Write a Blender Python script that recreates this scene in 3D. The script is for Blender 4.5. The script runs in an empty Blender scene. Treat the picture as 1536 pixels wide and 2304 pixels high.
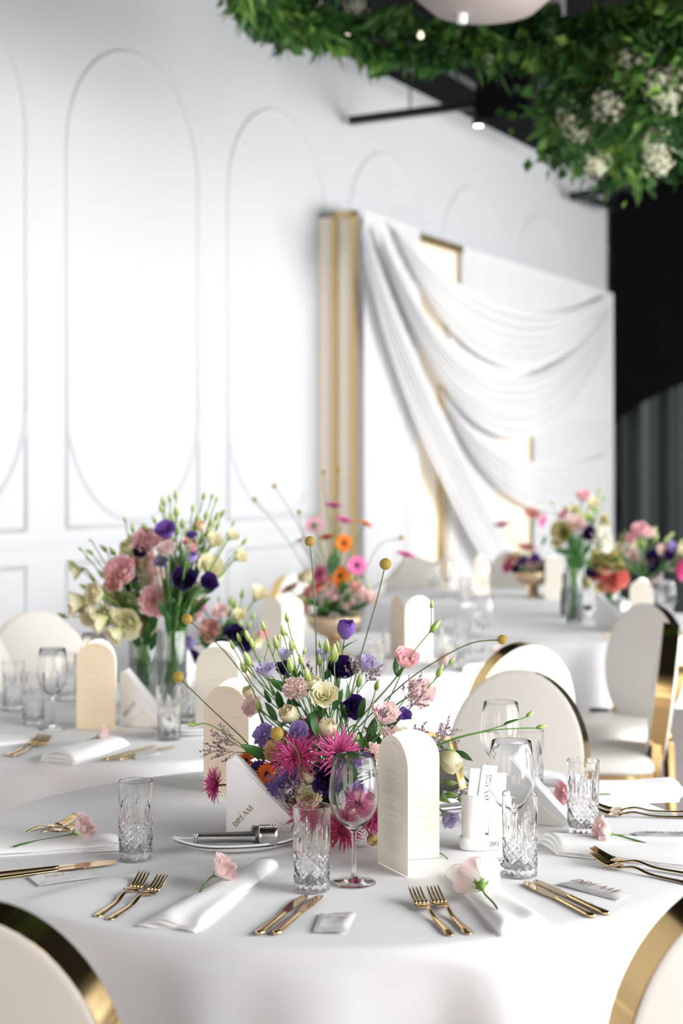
import bpy, bmesh, math, random
from mathutils import Vector, Matrix, Quaternion
from math import pi, sin, cos, sqrt, atan2, radians

random.seed(7)
SC = bpy.context.scene
COL = SC.collection

# ------------------------------------------------------------------ camera
F, CX, HY, CZ = 3550.0, 768.0, 1060.0, 1.45      # focal length in px, principal point, eye height
cam_d = bpy.data.cameras.new('camera')
cam = bpy.data.objects.new('camera', cam_d)
COL.objects.link(cam)
cam.location = (0, 0, CZ)
cam.rotation_euler = (radians(90), 0, 0)
cam_d.sensor_width = 36
cam_d.lens = F * 36 / 2304
cam_d.shift_y = (HY - 1152) / 2304
cam_d.clip_end = 100
cam_d.dof.use_dof = True
cam_d.dof.focus_distance = 2.85
cam_d.dof.aperture_fstop = 3.1
SC.camera = cam

# ------------------------------------------------------------------ view and render look
SC.view_settings.view_transform = 'Standard'
SC.view_settings.look = 'None'
SC.view_settings.gamma = 1
SC.view_settings.use_curve_mapping = False
SC.view_settings.exposure = 0.16
try:
    SC.cycles.use_denoising = True
    SC.cycles.max_bounces = 11
    SC.cycles.transmission_bounces = 10
    SC.cycles.transparent_max_bounces = 12
    SC.cycles.glossy_bounces = 4
    SC.cycles.diffuse_bounces = 4
    SC.cycles.use_adaptive_sampling = True
    SC.cycles.adaptive_threshold = 0.06
    SC.cycles.adaptive_min_samples = 20
    SC.cycles.blur_glossy = 1.0
    SC.cycles.caustics_refractive = True
    SC.cycles.caustics_reflective = False
    SC.cycles.sample_clamp_indirect = 6.0
except Exception:
    pass

# ------------------------------------------------------------------ world: pale overcast sky outside
W = bpy.data.worlds.new('sky')
SC.world = W
W.use_nodes = True
bg = W.node_tree.nodes['Background']
bg.inputs[0].default_value = (0.90, 0.95, 1.0, 1)
bg.inputs[1].default_value = 1.0

# ------------------------------------------------------------------ room frame: u along the left wall, v away from it
TH = math.atan(1884 / F)
UD = Vector((sin(TH), cos(TH), 0))
ND = Vector((cos(TH), -sin(TH), 0))
P0 = Vector(((150 - CX) / F * 7.83, 7.83, 0))
ROOM_V, U0, U1, CEIL = 6.8, -9.5, 8.70, 4.2
RZ = atan2(UD.y, UD.x)          # rotation that takes local x to u ; local -y to v


def W3(u, v, z):
    return P0 + UD * u + ND * v + Vector((0, 0, z))


def at(px, py, d):
    return Vector(((px - CX) / F * d, d, CZ - (py - HY) / F * d))


def on(px, py, z=0.75):
    return at(px, py, F * (CZ - z) / (py - HY))


# daylight outside each right-wall window; warm fill light added outside the rear windows
WIN_U = [-3.85, -1.15, 1.55, 4.3, 7.15]
WIN_W, WIN_Z0, WIN_Z1 = 2.5, 0.45, 3.4
REAR_V = [1.9, 4.9]
DAY_R, FILL_B = 295.0, 90.0


def area_light(name, loc, direction, sx, sy, power, col):
    l = bpy.data.lights.new(name, 'AREA')
    l.shape = 'RECTANGLE'
    l.size, l.size_y = sx, sy
    l.energy = power
    l.color = col
    o = bpy.data.objects.new(name, l)
    COL.objects.link(o)
    o.location = loc
    o.rotation_euler = direction.to_track_quat('-Z', 'Z').to_euler()
    return o


for u in WIN_U:
    area_light('window_daylight', W3(u, ROOM_V + 0.35, (WIN_Z0 + WIN_Z1) / 2), -ND, WIN_W, WIN_Z1 - WIN_Z0, DAY_R, (0.985, 0.99, 1.0))
for v in REAR_V[:2]:
    area_light('rear_warm_fill', W3(U0 - 0.35, v, (WIN_Z0 + WIN_Z1) / 2), UD, WIN_W, WIN_Z1 - WIN_Z0, FILL_B, (1.0, 0.87, 0.78))  # added warm fill to lift the left and camera-facing sides


# ================================================================== mesh helpers
class MB:
    def __init__(s):
        s.v, s.f, s.t = [], [], []

    def add(s, vs, fs, t=0.0):
        b = len(s.v)
        s.v += [tuple(p) for p in vs]
        s.t += ([t] * len(vs) if not isinstance(t, (list, tuple)) else list(t))
        s.f += [tuple(i + b for i in q) for q in fs]
        return s

    def grid(s, fn, nu, nv, closeu=False, t=None):
        vs, ts = [], []
        cu = nu if closeu else nu + 1
        for j in range(nv + 1):
            for i in range(cu):
                vs.append(fn(i / nu, j / nv))
                ts.append(t(i / nu, j / nv) if t else j / nv)
        fs = []
        for j in range(nv):
            for i in range(nu):
                a = j * cu + i
                b = j * cu + (i + 1) % cu
                fs.append((a, b, b + cu, a + cu))
        return s.add(vs, fs, ts)

    def box(s, c, d, rot=None, t=0.0):
        hx, hy, hz = d[0] / 2, d[1] / 2, d[2] / 2
        vs = [Vector((x, y, z)) for x in (-hx, hx) for y in (-hy, hy) for z in (-hz, hz)]
        if rot is not None:
            vs = [rot @ p for p in vs]
        c = Vector(c)
        return s.add([p + c for p in vs], [(0, 1, 3, 2), (4, 6, 7, 5), (0, 4, 5, 1), (2, 3, 7, 6), (0, 2, 6, 4), (1, 5, 7, 3)], t)

    def bar(s, a, b, w, h, up=Vector((0, 0, 1)), t=0.0):
        a, b = Vector(a), Vector(b)
        x = (b - a)
        L = x.length
        x = x / L
        y = up.cross(x)
        if y.length < 1e-5:
            y = Vector((0, 1, 0)).cross(x)
        y.normalize()
        z = x.cross(y)
        m = Matrix((x, y, z)).transposed()
        return s.box((a + b) / 2, (L, w, h), m, t)

    def tube(s, pts, r, seg=6, cap=True, t=None, flat=1.0):
        pts = [Vector(p) for p in pts]
        n = len(pts)
        rs = r if isinstance(r, (list, tuple)) else [r] * n
        vs, ts = [], []
        ref = None
        for i, p in enumerate(pts):
            d = (pts[min(i + 1, n - 1)] - pts[max(i - 1, 0)])
            if d.length < 1e-9:
                d = Vector((0, 0, 1))
            d.normalize()
            if ref is None:
                ref = d.orthogonal().normalized()
            x = (ref - d * ref.dot(d))
            if x.length < 1e-6:
                x = d.orthogonal()
            x.normalize()
            ref = x
            y = d.cross(x)
            for k in range(seg):
                a = 2 * pi * k / seg
                vs.append(p + (x * cos(a) + y * sin(a) * flat) * rs[i])
                ts.append(t if t is not None else i / max(1, n - 1))
        fs = []
        for i in range(n - 1):
            for k in range(seg):
                a, b = i * seg + k, i * seg + (k + 1) % seg
                fs.append((a, b, b + seg, a + seg))
        if cap:
            fs.append(tuple(reversed(range(seg))))
            fs.append(tuple(range((n - 1) * seg, n * seg)))
        return s.add(vs, fs, ts)

    def lathe(s, prof, seg=24, sx=1.0, sy=1.0, t=None, cap=True):
        n = len(prof)
        vs, ts = [], []
        for i, (r, z) in enumerate(prof):
            for k in range(seg):
                a = 2 * pi * k / seg
                vs.append((r * cos(a) * sx, r * sin(a) * sy, z))
                ts.append(t if t is not None else i / max(1, n - 1))
        fs = []
        for i in range(n - 1):
            for k in range(seg):
                a, b = i * seg + k, i * seg + (k + 1) % seg
                fs.append((a, b, b + seg, a + seg))
        if cap and prof[0][0] > 1e-6:
            fs.append(tuple(reversed(range(seg))))
        if cap and prof[-1][0] > 1e-6:
            fs.append(tuple(range((n - 1) * seg, n * seg)))
        return s.add(vs, fs, ts)

    def prism(s, poly, z0, z1, t=0.0):
        n = len(poly)
        vs = [(x, y, z0) for x, y in poly] + [(x, y, z1) for x, y in poly]
        fs = [tuple(reversed(range(n))), tuple(range(n, 2 * n))]
        for i in range(n):
            j = (i + 1) % n
            fs.append((i, j, j + n, i + n))
        return s.add(vs, fs, t)

    def xf(s, m, start=0):
        s.v[start:] = [tuple(m @ Vector(p)) for p in s.v[start:]]
        return s

    def mesh(s, name, mat, smooth=True, weld=False):
        me = bpy.data.meshes.new(name)
        me.from_pydata(s.v, [], s.f)
        a = me.attributes.new('tint', 'FLOAT', 'POINT')
        a.data.foreach_set('value', [float(x) for x in s.t])
        if mat:
            me.materials.append(mat)
        if smooth:
            me.polygons.foreach_set('use_smooth', [True] * len(me.polygons))
            if smooth == 'sharp':
                me.set_sharp_from_angle(angle=radians(35))
        bm = bmesh.new()
        bm.from_mesh(me)
        if weld:
            bmesh.ops.remove_doubles(bm, verts=bm.verts, dist=1e-5)
        bmesh.ops.recalc_face_normals(bm, faces=bm.faces)
        bm.to_mesh(me)
        bm.free()
        me.update()
        return me

    def build(s, name, mat, parent=None, smooth=True, loc=None, weld=False):
        return link(name, s.mesh(name, mat, smooth, weld), parent, loc)


def link(name, me, parent=None, loc=None, rot=None, scale=None):
    o = bpy.data.objects.new(name, me)
    COL.objects.link(o)
    if parent is not None:
        o.parent = parent
    if loc is not None:
        o.location = loc
    if rot is not None:
        if isinstance(rot, Quaternion):
            o.rotation_mode = 'QUATERNION'
            o.rotation_quaternion = rot
        else:
            o.rotation_euler = rot
    if scale is not None:
        o.scale = (scale,) * 3 if isinstance(scale, (int, float)) else scale
    return o


def tag(o, label, cat, group=None):
    o['label'] = label
    o['category'] = cat
    if group:
        o['group'] = group
    return o


def thing(name, label, cat, loc=(0, 0, 0), rotz=0.0, group=None):
    o = link(name, None, None, loc)
    o.rotation_euler = (0, 0, rotz)
    o.empty_display_size = 0.05
    return tag(o, label, cat, group)


def struct(o):
    o['kind'] = 'structure'
    return o


def copy_tree(o, parent=None):
    c = o.copy()
    COL.objects.link(c)
    if parent is not None:
        c.parent = parent
    for ch in list(o.children):
        copy_tree(ch, c)
    return c


def lerp(a, b, t):
    return a + (b - a) * t


def bez(p0, p1, p2, p3, n):
    out = []
    for i in range(n + 1):
        t = i / n
        a = 1 - t
        out.append(p0 * (a ** 3) + p1 * (3 * a * a * t) + p2 * (3 * a * t * t) + p3 * (t ** 3))
    return out


# ================================================================== materials
def mat_new(name):
    m = bpy.data.materials.new(name)
    m.use_nodes = True
    nt = m.node_tree
    return m, nt, nt.nodes['Principled BSDF']


def bump_noise(nt, b, scale, strength, dist=0.002, detail=3):
    tc = nt.nodes.new('ShaderNodeTexCoord')
    n = nt.nodes.new('ShaderNodeTexNoise')
    n.inputs['Scale'].default_value = scale
    n.inputs['Detail'].default_value = detail
    bp = nt.nodes.new('ShaderNodeBump')
    bp.inputs['Strength'].default_value = strength
    bp.inputs['Distance'].default_value = dist
    nt.links.new(tc.outputs['Object'], n.inputs['Vector'])
    nt.links.new(n.outputs[0], bp.inputs['Height'])
    nt.links.new(bp.outputs[0], b.inputs['Normal'])
    return n


def mat(name, col, rough=0.5, metal=0.0, bump=None, spec=0.5, sheen=0.0, coat=0.0, mottled=0.0):
    m, nt, b = mat_new(name)
    b.inputs['Base Color'].default_value = (*col, 1)
    b.inputs['Roughness'].default_value = rough
    b.inputs['Metallic'].default_value = metal
    b.inputs['Specular IOR Level'].default_value = spec
    b.inputs['Sheen Weight'].default_value = sheen
    b.inputs['Coat Weight'].default_value = coat
    if bump:
        n = bump_noise(nt, b, *bump)
    if mottled:
        tc = nt.nodes.new('ShaderNodeTexCoord')
        n = nt.nodes.new('ShaderNodeTexNoise')
        n.inputs['Scale'].default_value = 9
        mx = nt.nodes.new('ShaderNodeMixRGB')
        mx.inputs[1].default_value = (*[c * (1 - mottled) for c in col], 1)
        mx.inputs[2].default_value = (*[min(1, c * (1 + mottled)) for c in col], 1)
        nt.links.new(tc.outputs['Object'], n.inputs['Vector'])
        nt.links.new(n.outputs[0], mx.inputs[0])
        nt.links.new(mx.outputs[0], b.inputs['Base Color'])
    return m


def mat_tint(name, c0, c1, rough=0.55, transl=0.3, mid=None, spec=0.3, noise=0.12):
    """plant tissue: colour runs from c0 (base, tint 0) to c1 (tip, tint 1), light passes through"""
    m, nt, b = mat_new(name)
    at_ = nt.nodes.new('ShaderNodeAttribute')
    at_.attribute_name = 'tint'
    rp = nt.nodes.new('ShaderNodeValToRGB')
    e = rp.color_ramp.elements
    e[0].color = (*c0, 1)
    e[1].color = (*c1, 1)
    if mid:
        x = rp.color_ramp.elements.new(mid[0])
        x.color = (*mid[1], 1)
    tc = nt.nodes.new('ShaderNodeTexCoord')
    n = nt.nodes.new('ShaderNodeTexNoise')
    n.inputs['Scale'].default_value = 40
    hs = nt.nodes.new('ShaderNodeHueSaturation')
    mr = nt.nodes.new('ShaderNodeMapRange')
    mr.inputs['To Min'].default_value = 1 - noise
    mr.inputs['To Max'].default_value = 1 + noise
    nt.links.new(tc.outputs['Object'], n.inputs['Vector'])
    nt.links.new(n.outputs[0], mr.inputs['Value'])
    nt.links.new(mr.outputs[0], hs.inputs['Value'])
    nt.links.new(at_.outputs['Fac'], rp.inputs['Fac'])
    nt.links.new(rp.outputs[0], hs.inputs['Color'])
    nt.links.new(hs.outputs[0], b.inputs['Base Color'])
    b.inputs['Roughness'].default_value = rough
    b.inputs['Specular IOR Level'].default_value = spec
    if transl > 0:
        tr = nt.nodes.new('ShaderNodeBsdfTranslucent')
        mx = nt.nodes.new('ShaderNodeMixShader')
        mx.inputs[0].default_value = transl
        nt.links.new(hs.outputs[0], tr.inputs[0])
        nt.links.new(b.outputs[0], mx.inputs[1])
        nt.links.new(tr.outputs[0], mx.inputs[2])
        nt.links.new(mx.outputs[0], nt.nodes['Material Output'].inputs['Surface'])
    return m


def mat_emit(name, col, strength):
    m, nt, b = mat_new(name)
    b.inputs['Base Color'].default_value = (*col, 1)
    b.inputs['Emission Color'].default_value = (*col, 1)
    b.inputs['Emission Strength'].default_value = strength
    return m


def mat_glass(name, col=(1, 1, 1), rough=0.0, ior=1.48):
    m, nt, b = mat_new(name)
    b.inputs['Base Color'].default_value = (*col, 1)
    b.inputs['Roughness'].default_value = rough
    b.inputs['Transmission Weight'].default_value = 1.0
    b.inputs['IOR'].default_value = ior
    return m


def mat_thin(name, gloss=0.06, col=(1, 1, 1)):
    """thin pane: mostly passes light, mirrors a little more at grazing angles"""
    m, nt, b = mat_new(name)
    nt.nodes.remove(b)
    tr = nt.nodes.new('ShaderNodeBsdfTransparent')
    tr.inputs[0].default_value = (*col, 1)
    gl = nt.nodes.new('ShaderNodeBsdfGlossy')
    gl.inputs['Roughness'].default_value = 0.02
    lw = nt.nodes.new('ShaderNodeLayerWeight')
    lw.inputs[0].default_value = 0.25
    mr = nt.nodes.new('ShaderNodeMapRange')
    mr.inputs['To Min'].default_value = gloss
    mr.inputs['To Max'].default_value = 0.7
    mx = nt.nodes.new('ShaderNodeMixShader')
    nt.links.new(lw.outputs['Fresnel'], mr.inputs['Value'])
    nt.links.new(mr.outputs[0], mx.inputs[0])
    nt.links.new(tr.outputs[0], mx.inputs[1])
    nt.links.new(gl.outputs[0], mx.inputs[2])
    nt.links.new(mx.outputs[0], nt.nodes['Material Output'].inputs['Surface'])
    return m


M = {}
M['wall'] = mat('wall_paint', (0.56, 0.57, 0.585), 0.6, bump=(60, 0.05, 0.001))
M['ceiling'] = mat('ceiling_black', (0.006, 0.006, 0.007), 0.9, bump=(30, 0.1), spec=0.08)
M['black'] = mat('black_paint', (0.005, 0.005, 0.006), 0.9, mottled=0.2, spec=0.05)
M['track'] = mat('black_metal', (0.012, 0.013, 0.016), 0.35, 0.6, mottled=0.1)
M['floor'] = mat('floor_grey', (0.52, 0.47, 0.45), 0.35, bump=(12, 0.03), mottled=0.12)
M['curtain'] = mat('dark_green_curtain', (0.018, 0.032, 0.028), 0.6, sheen=0.3, bump=(200, 0.1))
M['cloth'] = mat('white_linen', (0.86, 0.855, 0.865), 0.75, sheen=0.15, bump=(420, 0.06, 0.001))
M['napkin'] = mat('napkin_linen', (0.89, 0.885, 0.885), 0.75, sheen=0.15, bump=(520, 0.10, 0.001))
M['drape'] = mat_tint('drape_chiffon', (0.84, 0.84, 0.85), (0.84, 0.84, 0.85), 0.8, 0.38, noise=0.01)
M['gold'] = mat('polished_gold', (0.72, 0.50, 0.23), 0.12, 1.0, bump=(8, 0.02, 0.002))
M['goldcut'] = mat('champagne_gold', (0.74, 0.54, 0.28), 0.13, 1.0, bump=(30, 0.02, 0.001))
M['goldframe'] = mat('brushed_gold_frame', (0.58, 0.42, 0.20), 0.32, 0.85, mottled=0.08)
M['beige'] = mat('beige_panel', (0.88, 0.78, 0.64), 0.5, mottled=0.04)
M['leather'] = mat('white_leather', (0.65, 0.62, 0.565), 0.42, bump=(150, 0.08, 0.001))
M['porcelain'] = mat('white_porcelain', (0.86, 0.86, 0.85), 0.12, coat=0.4, mottled=0.01)
M['steel'] = mat('stainless_steel', (0.62, 0.62, 0.61), 0.22, 1.0, bump=(90, 0.05, 0.001))
M['card'] = mat('cream_card', (0.88, 0.83, 0.71), 0.65, mottled=0.02)
M['cardwarm'] = mat('beige_card', (0.90, 0.76, 0.61), 0.65, mottled=0.02)
M['cardbeige'] = mat('sand_card', (0.86, 0.72, 0.51), 0.65, mottled=0.02)
M['white_card'] = mat('white_leatherette', (0.87, 0.86, 0.87), 0.5, bump=(300, 0.05, 0.001))
M['pocket'] = mat('cream_pocket', (0.87, 0.83, 0.78), 0.5, bump=(300, 0.05, 0.001))
M['paper'] = mat('white_paper', (0.90, 0.90, 0.90), 0.6, mottled=0.01)
M['foil'] = mat('silver_white_foil', (0.84, 0.84, 0.84), 0.28, 0.25, bump=(70, 0.35, 0.002))
M['print_gold'] = mat('gold_print', (0.30, 0.22, 0.12), 0.4, 0.3, mottled=0.1)
M['print_brown'] = mat('brown_print', (0.22, 0.10, 0.05), 0.5, mottled=0.1)
M['print_grey'] = mat('grey_print', (0.12, 0.12, 0.12), 0.5, mottled=0.1)
M['print_menu'] = mat('menu_print', (0.68, 0.61, 0.51), 0.6, mottled=0.1)
M['glass'] = mat_glass('clear_glass')
M['glassthin'] = mat_glass('thin_clear_glass', ior=1.33)
M['glassg'] = mat_thin('vase_glass', 0.05, (0.97, 0.99, 0.98))
M['pane'] = mat_thin('window_pane', 0.03)
M['water'] = mat_thin('vase_water', 0.02, (0.92, 0.97, 0.94))
M['bowl'] = mat('matt_gold_bowl', (0.66, 0.50, 0.33), 0.35, 0.6, mottled=0.08)
M['photo'] = mat('dark_print', (0.010, 0.009, 0.009), 0.15, mottled=0.3)
M['wood'] = mat('table_wood', (0.25, 0.16, 0.09), 0.5, mottled=0.2)
M['foam'] = mat('dark_foam', (0.02, 0.05, 0.015), 0.9, mottled=0.3)
M['bulb'] = mat_emit('warm_bulb', (1.0, 0.86, 0.62), 1.5)
M['spot'] = mat_emit('spot_lens', (1.0, 0.97, 0.86), 14.0)
M['shade'] = mat('pendant_shade', (0.36, 0.31, 0.29), 0.6, mottled=0.05)
M['greyduct'] = mat('grey_duct', (0.30, 0.30, 0.31), 0.5, 0.3, mottled=0.1)
# plants
M['stem'] = mat_tint('stem_green', (0.05, 0.13, 0.03), (0.16, 0.30, 0.07), 0.5, 0.0)
M['stemdark'] = mat_tint('stem_olive', (0.05, 0.08, 0.03), (0.13, 0.16, 0.06), 0.5, 0.0)
M['leaf'] = mat_tint('leaf_green', (0.018, 0.07, 0.018), (0.06, 0.16, 0.035), 0.4, 0.25)
M['leafy'] = mat_tint('foliage_green', (0.012, 0.05, 0.012), (0.20, 0.33, 0.06), 0.5, 0.25, mid=(0.6, (0.06, 0.16, 0.03)))
M['calyx'] = mat_tint('calyx_green', (0.12, 0.28, 0.03), (0.34, 0.52, 0.10), 0.5, 0.25)
M['bud'] = mat_tint('bud_green', (0.20, 0.36, 0.06), (0.72, 0.76, 0.40), 0.5, 0.2, mid=(0.35, (0.38, 0.52, 0.14)))
PET = {
    'cream': mat_tint('petal_cream', (0.62, 0.66, 0.30), (0.90, 0.83, 0.62), transl=0.35),
    'white': mat_tint('petal_white', (0.80, 0.80, 0.62), (0.92, 0.90, 0.84), transl=0.35),
    'yellow': mat_tint('petal_yellow', (0.60, 0.55, 0.18), (0.85, 0.70, 0.36), transl=0.3),
    'peach': mat_tint('petal_peach', (0.80, 0.72, 0.45), (0.90, 0.66, 0.42), transl=0.35),
    'pink': mat_tint('petal_pink', (0.86, 0.80, 0.70), (0.93, 0.58, 0.62), transl=0.35, mid=(0.45, (0.95, 0.74, 0.75))),
    'palepink': mat_tint('petal_pale_pink', (0.90, 0.88, 0.78), (0.93, 0.72, 0.71), transl=0.35, mid=(0.5, (0.95, 0.86, 0.82))),
    'dustypink': mat_tint('petal_dusty_pink', (0.75, 0.60, 0.45), (0.78, 0.42, 0.40), transl=0.3),
    'coral': mat_tint('petal_coral', (0.70, 0.35, 0.25), (0.82, 0.26, 0.22), transl=0.3),
    'lavender': mat_tint('petal_lavender', (0.70, 0.70, 0.66), (0.42, 0.30, 0.66), transl=0.3, mid=(0.5, (0.55, 0.45, 0.74))),
    'palelav': mat_tint('petal_pale_lavender', (0.75, 0.76, 0.62), (0.58, 0.50, 0.74), transl=0.3, mid=(0.5, (0.70, 0.64, 0.78))),
    'violet': mat_tint('petal_violet', (0.30, 0.22, 0.40), (0.16, 0.07, 0.36), transl=0.25, mid=(0.5, (0.24, 0.13, 0.46))),
    'purple': mat_tint('petal_dark_purple', (0.05, 0.02, 0.12), (0.045, 0.015, 0.13), transl=0.2),
    'magenta': mat_tint('petal_magenta', (0.60, 0.10, 0.24), (0.80, 0.14, 0.42), transl=0.3),
    'hotpink': mat_tint('petal_hot_pink', (0.70, 0.12, 0.34), (0.92, 0.28, 0.58), transl=0.3),
    'deeppink': mat_tint('petal_deep_pink', (0.50, 0.05, 0.16), (0.70, 0.12, 0.30), transl=0.3),
    'lightpink': mat_tint('petal_light_pink', (0.86, 0.50, 0.58), (0.90, 0.55, 0.66), transl=0.35),
    'orange': mat_tint('petal_orange', (0.75, 0.16, 0.01), (0.92, 0.33, 0.04), transl=0.3),
    'redorange': mat_tint('petal_red_orange', (0.55, 0.08, 0.01), (0.85, 0.17, 0.01), transl=0.3),
    'olive': mat_tint('petal_olive', (0.25, 0.24, 0.05), (0.55, 0.48, 0.20), transl=0.3),
}
M['crasp'] = mat_tint('craspedia_yellow', (0.33, 0.22, 0.04), (0.56, 0.42, 0.13), 0.7, 0.0)
M['disc'] = mat_tint('gerbera_disc', (0.02, 0.012, 0.008), (0.07, 0.03, 0.015), 0.8, 0.0)
M['discg'] = mat_tint('gerbera_back', (0.10, 0.20, 0.06), (0.16, 0.26, 0.10), 0.8, 0.0)
M['limon'] = mat_tint('limonium_floret', (0.22, 0.12, 0.16), (0.58, 0.42, 0.52), 0.8, 0.2)
M['hydr'] = mat_tint('hydrangea_cream', (0.45, 0.45, 0.28), (0.80, 0.78, 0.62), 0.7, 0.3)

# ================================================================== the room
def wbox(b, u0, u1, v0, v1, z0, z1, t=0.0):
    """box in room coordinates"""
    vs = [W3(u, v, z) for u in (u0, u1) for v in (v0, v1) for z in (z0, z1)]
    return b.add(vs, [(0, 1, 3, 2), (4, 6, 7, 5), (0, 4, 5, 1), (2, 3, 7, 6), (0, 2, 6, 4), (1, 5, 7, 3)], t)


floor = struct(wbox(MB(), U0 - .2, U1 + .2, -.2, ROOM_V + .2, -0.1, 0).build('floor', M['floor'], smooth=False))
ceiling = struct(wbox(MB(), U0 - .2, U1 + .2, -.2, ROOM_V + .2, CEIL, CEIL + 0.1).build('ceiling', M['ceiling'], smooth=False))
wall_left = struct(wbox(MB(), U0 - .2, U1 + .2, -.2, 0, 0, CEIL).build('wall_left', M['wall'], smooth=False))
wall_far = struct(wbox(MB(), U1, U1 + .2, 0, ROOM_V, 0, CEIL).build('wall_far', M['black'], smooth=False))

# right wall: piers, sill and header around the windows, then each window with frame, bars and panes
b = MB()
edges = [U0] + [e for u in WIN_U for e in (u - WIN_W / 2, u + WIN_W / 2)] + [U1]
wbox(b, U0, U1, ROOM_V, ROOM_V + .2, 0, WIN_Z0)
wbox(b, U0, U1, ROOM_V, ROOM_V + .2, WIN_Z1, CEIL)
for k in range(0, len(edges), 2):
    wbox(b, edges[k], edges[k + 1], ROOM_V, ROOM_V + .2, WIN_Z0, WIN_Z1)
wall_right = struct(b.build('wall_right', M['wall'], smooth=False))
b = MB()
vedges = [0] + [e for v in REAR_V[:2] for e in (v - WIN_W / 2, v + WIN_W / 2)] + [ROOM_V]
wbox(b, U0 - .2, U0, 0, ROOM_V, 0, WIN_Z0)
wbox(b, U0 - .2, U0, 0, ROOM_V, WIN_Z1, CEIL)
for k in range(0, len(vedges), 2):
    wbox(b, U0 - .2, U0, vedges[k], vedges[k + 1], WIN_Z0, WIN_Z1)
wall_rear = struct(b.build('wall_rear', M['wall'], smooth=False))


def window(n, c, right):
    w = struct(link('window_%d' % n, None))
    fr = MB()
    t = 0.05

    def bx(bb, a0, a1, z0, z1, d0, d1):
        if right:
            wbox(bb, c + a0, c + a1, ROOM_V + d0, ROOM_V + d1, z0, z1)
        else:
            wbox(bb, U0 - d1, U0 - d0, c + a0, c + a1, z0, z1)
    h = WIN_W / 2
    bx(fr, -h, -h + t, WIN_Z0, WIN_Z1, .06, .14)
    bx(fr, h - t, h, WIN_Z0, WIN_Z1, .06, .14)
    bx(fr, -h, h, WIN_Z0, WIN_Z0 + t, .06, .14)
    bx(fr, -h, h, WIN_Z1 - t, WIN_Z1, .06, .14)
    for a in (-h / 3, h / 3):
        bx(fr, a - .02, a + .02, WIN_Z0, WIN_Z1, .07, .13)
    zm = WIN_Z0 + 1.7
    bx(fr, -h, h, zm - .02, zm + .02, .07, .13)
    fr.build('window_frame', M['track'], w, smooth=False)
    xs = [-h, -h / 3, h / 3, h]
    for i in range(3):
        for z0, z1 in ((WIN_Z0, zm), (zm, WIN_Z1)):
            p = MB()
            bx(p, xs[i], xs[i + 1], z0, z1, .098, .102)
            p.build('pane', M['pane'], w, smooth=False)


for i, u in enumerate(WIN_U):
    window(i + 1, u, True)
for i, v in enumerate(REAR_V[:2]):
    window(i + 6, v, False)

# wall mouldings: arched panels with a round lower end set in a square-footed frame, lower panels and a rail
PIT, PW, PZ0, PZ1 = 1.5, 1.185, 1.168, 3.655


def mould_path(b, pts, w=0.018, d=0.016):
    """half-round moulding along a path of (u, z) on the wall"""
    P = [W3(u, 0.0, z) for u, z in pts]
    b.tube(P, w / 2 + 0.003, 6, True)


for k in range(-3, 6):
    uL = k * PIT
    uR, r = uL + PW, PW / 2
    b = MB()
    pts = [(uL, PZ0), (uL, PZ1 - r)]
    pts += [(uL + r - r * cos(pi * i / 24), PZ1 - r + r * sin(pi * i / 24)) for i in range(1, 24)]
    pts += [(uR, PZ1 - r), (uR, PZ0)]
    mould_path(b, pts)
    mould_path(b, [(uL, PZ0), (uR, PZ0)])
    b.build('arch_moulding', M['wall'], wall_left)
    b = MB()
    mould_path(b, [(uL + r - r * cos(pi * i / 24), PZ0 + r + .02 - r * sin(pi * i / 24)) for i in range(0, 25)])
    b.build('round_moulding', M['wall'], wall_left)
    b = MB()
    for q in ([(uL, .15), (uL, .99)], [(uR, .15), (uR, .99)], [(uL, .99), (uR, .99)], [(uL, .15), (uR, .15)]):
        mould_path(b, q)
    b.build('lower_moulding', M['wall'], wall_left)
struct(wbox(MB(), U0, 2.55, 0, .02, 1.075, 1.105).build('trim_1', M['wall'], smooth=False))
struct(wbox(MB(), U0, U1, 0, .015, 0, .1).build('baseboard_left', M['wall'], smooth=False))

# far wall: dark green curtain behind a black valance with a rising curved hem
b = MB()


def curtain_fn(v0, v1, z0, z1, u):
    def fn(s, t):
        a = s * (v1 - v0) * 2 * pi / 0.30
        off = 0.05 * sin(a) + 0.02 * sin(2.3 * a + 1)
        return W3(u + off, v0 + s * (v1 - v0), z0 + t * (z1 - z0))
    return fn


o = b.grid(curtain_fn(0.10, 5.2, 0.02, 3.4, U1 - 0.20), 260, 3).build('curtain', M['curtain'])
tag(o, 'dark green pleated curtain on the black far wall', 'curtain')
b = MB()
vs = []
n = 40
for i in range(n + 1):
    v = 0.06 + 5.2 * i / n
    hem = 1.45 - (955 - HY) * 15.4 / F + 0.62 * (1 - math.exp(-(v - .06) / 0.75))
    for du in (0.36, 0.30):
        vs += [W3(U1 - du, v, hem), W3(U1 - du, v, CEIL - .02)]
fs = []
for i in range(n):
    a, c = i * 4, (i + 1) * 4
    fs += [(a, c, c + 1, a + 1), (a + 2, a + 3, c + 3, c + 2), (a, a + 2, c + 2, c), (a + 1, c + 1, c + 3, a + 3)]
fs += [(0, 1, 3, 2), (n * 4, n * 4 + 2, n * 4 + 3, n * 4 + 1)]
o = b.add(vs, fs).build('valance', M['black'], smooth=False)
tag(o, 'plain black valance board with a curved hem above the curtain', 'valance')

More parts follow.
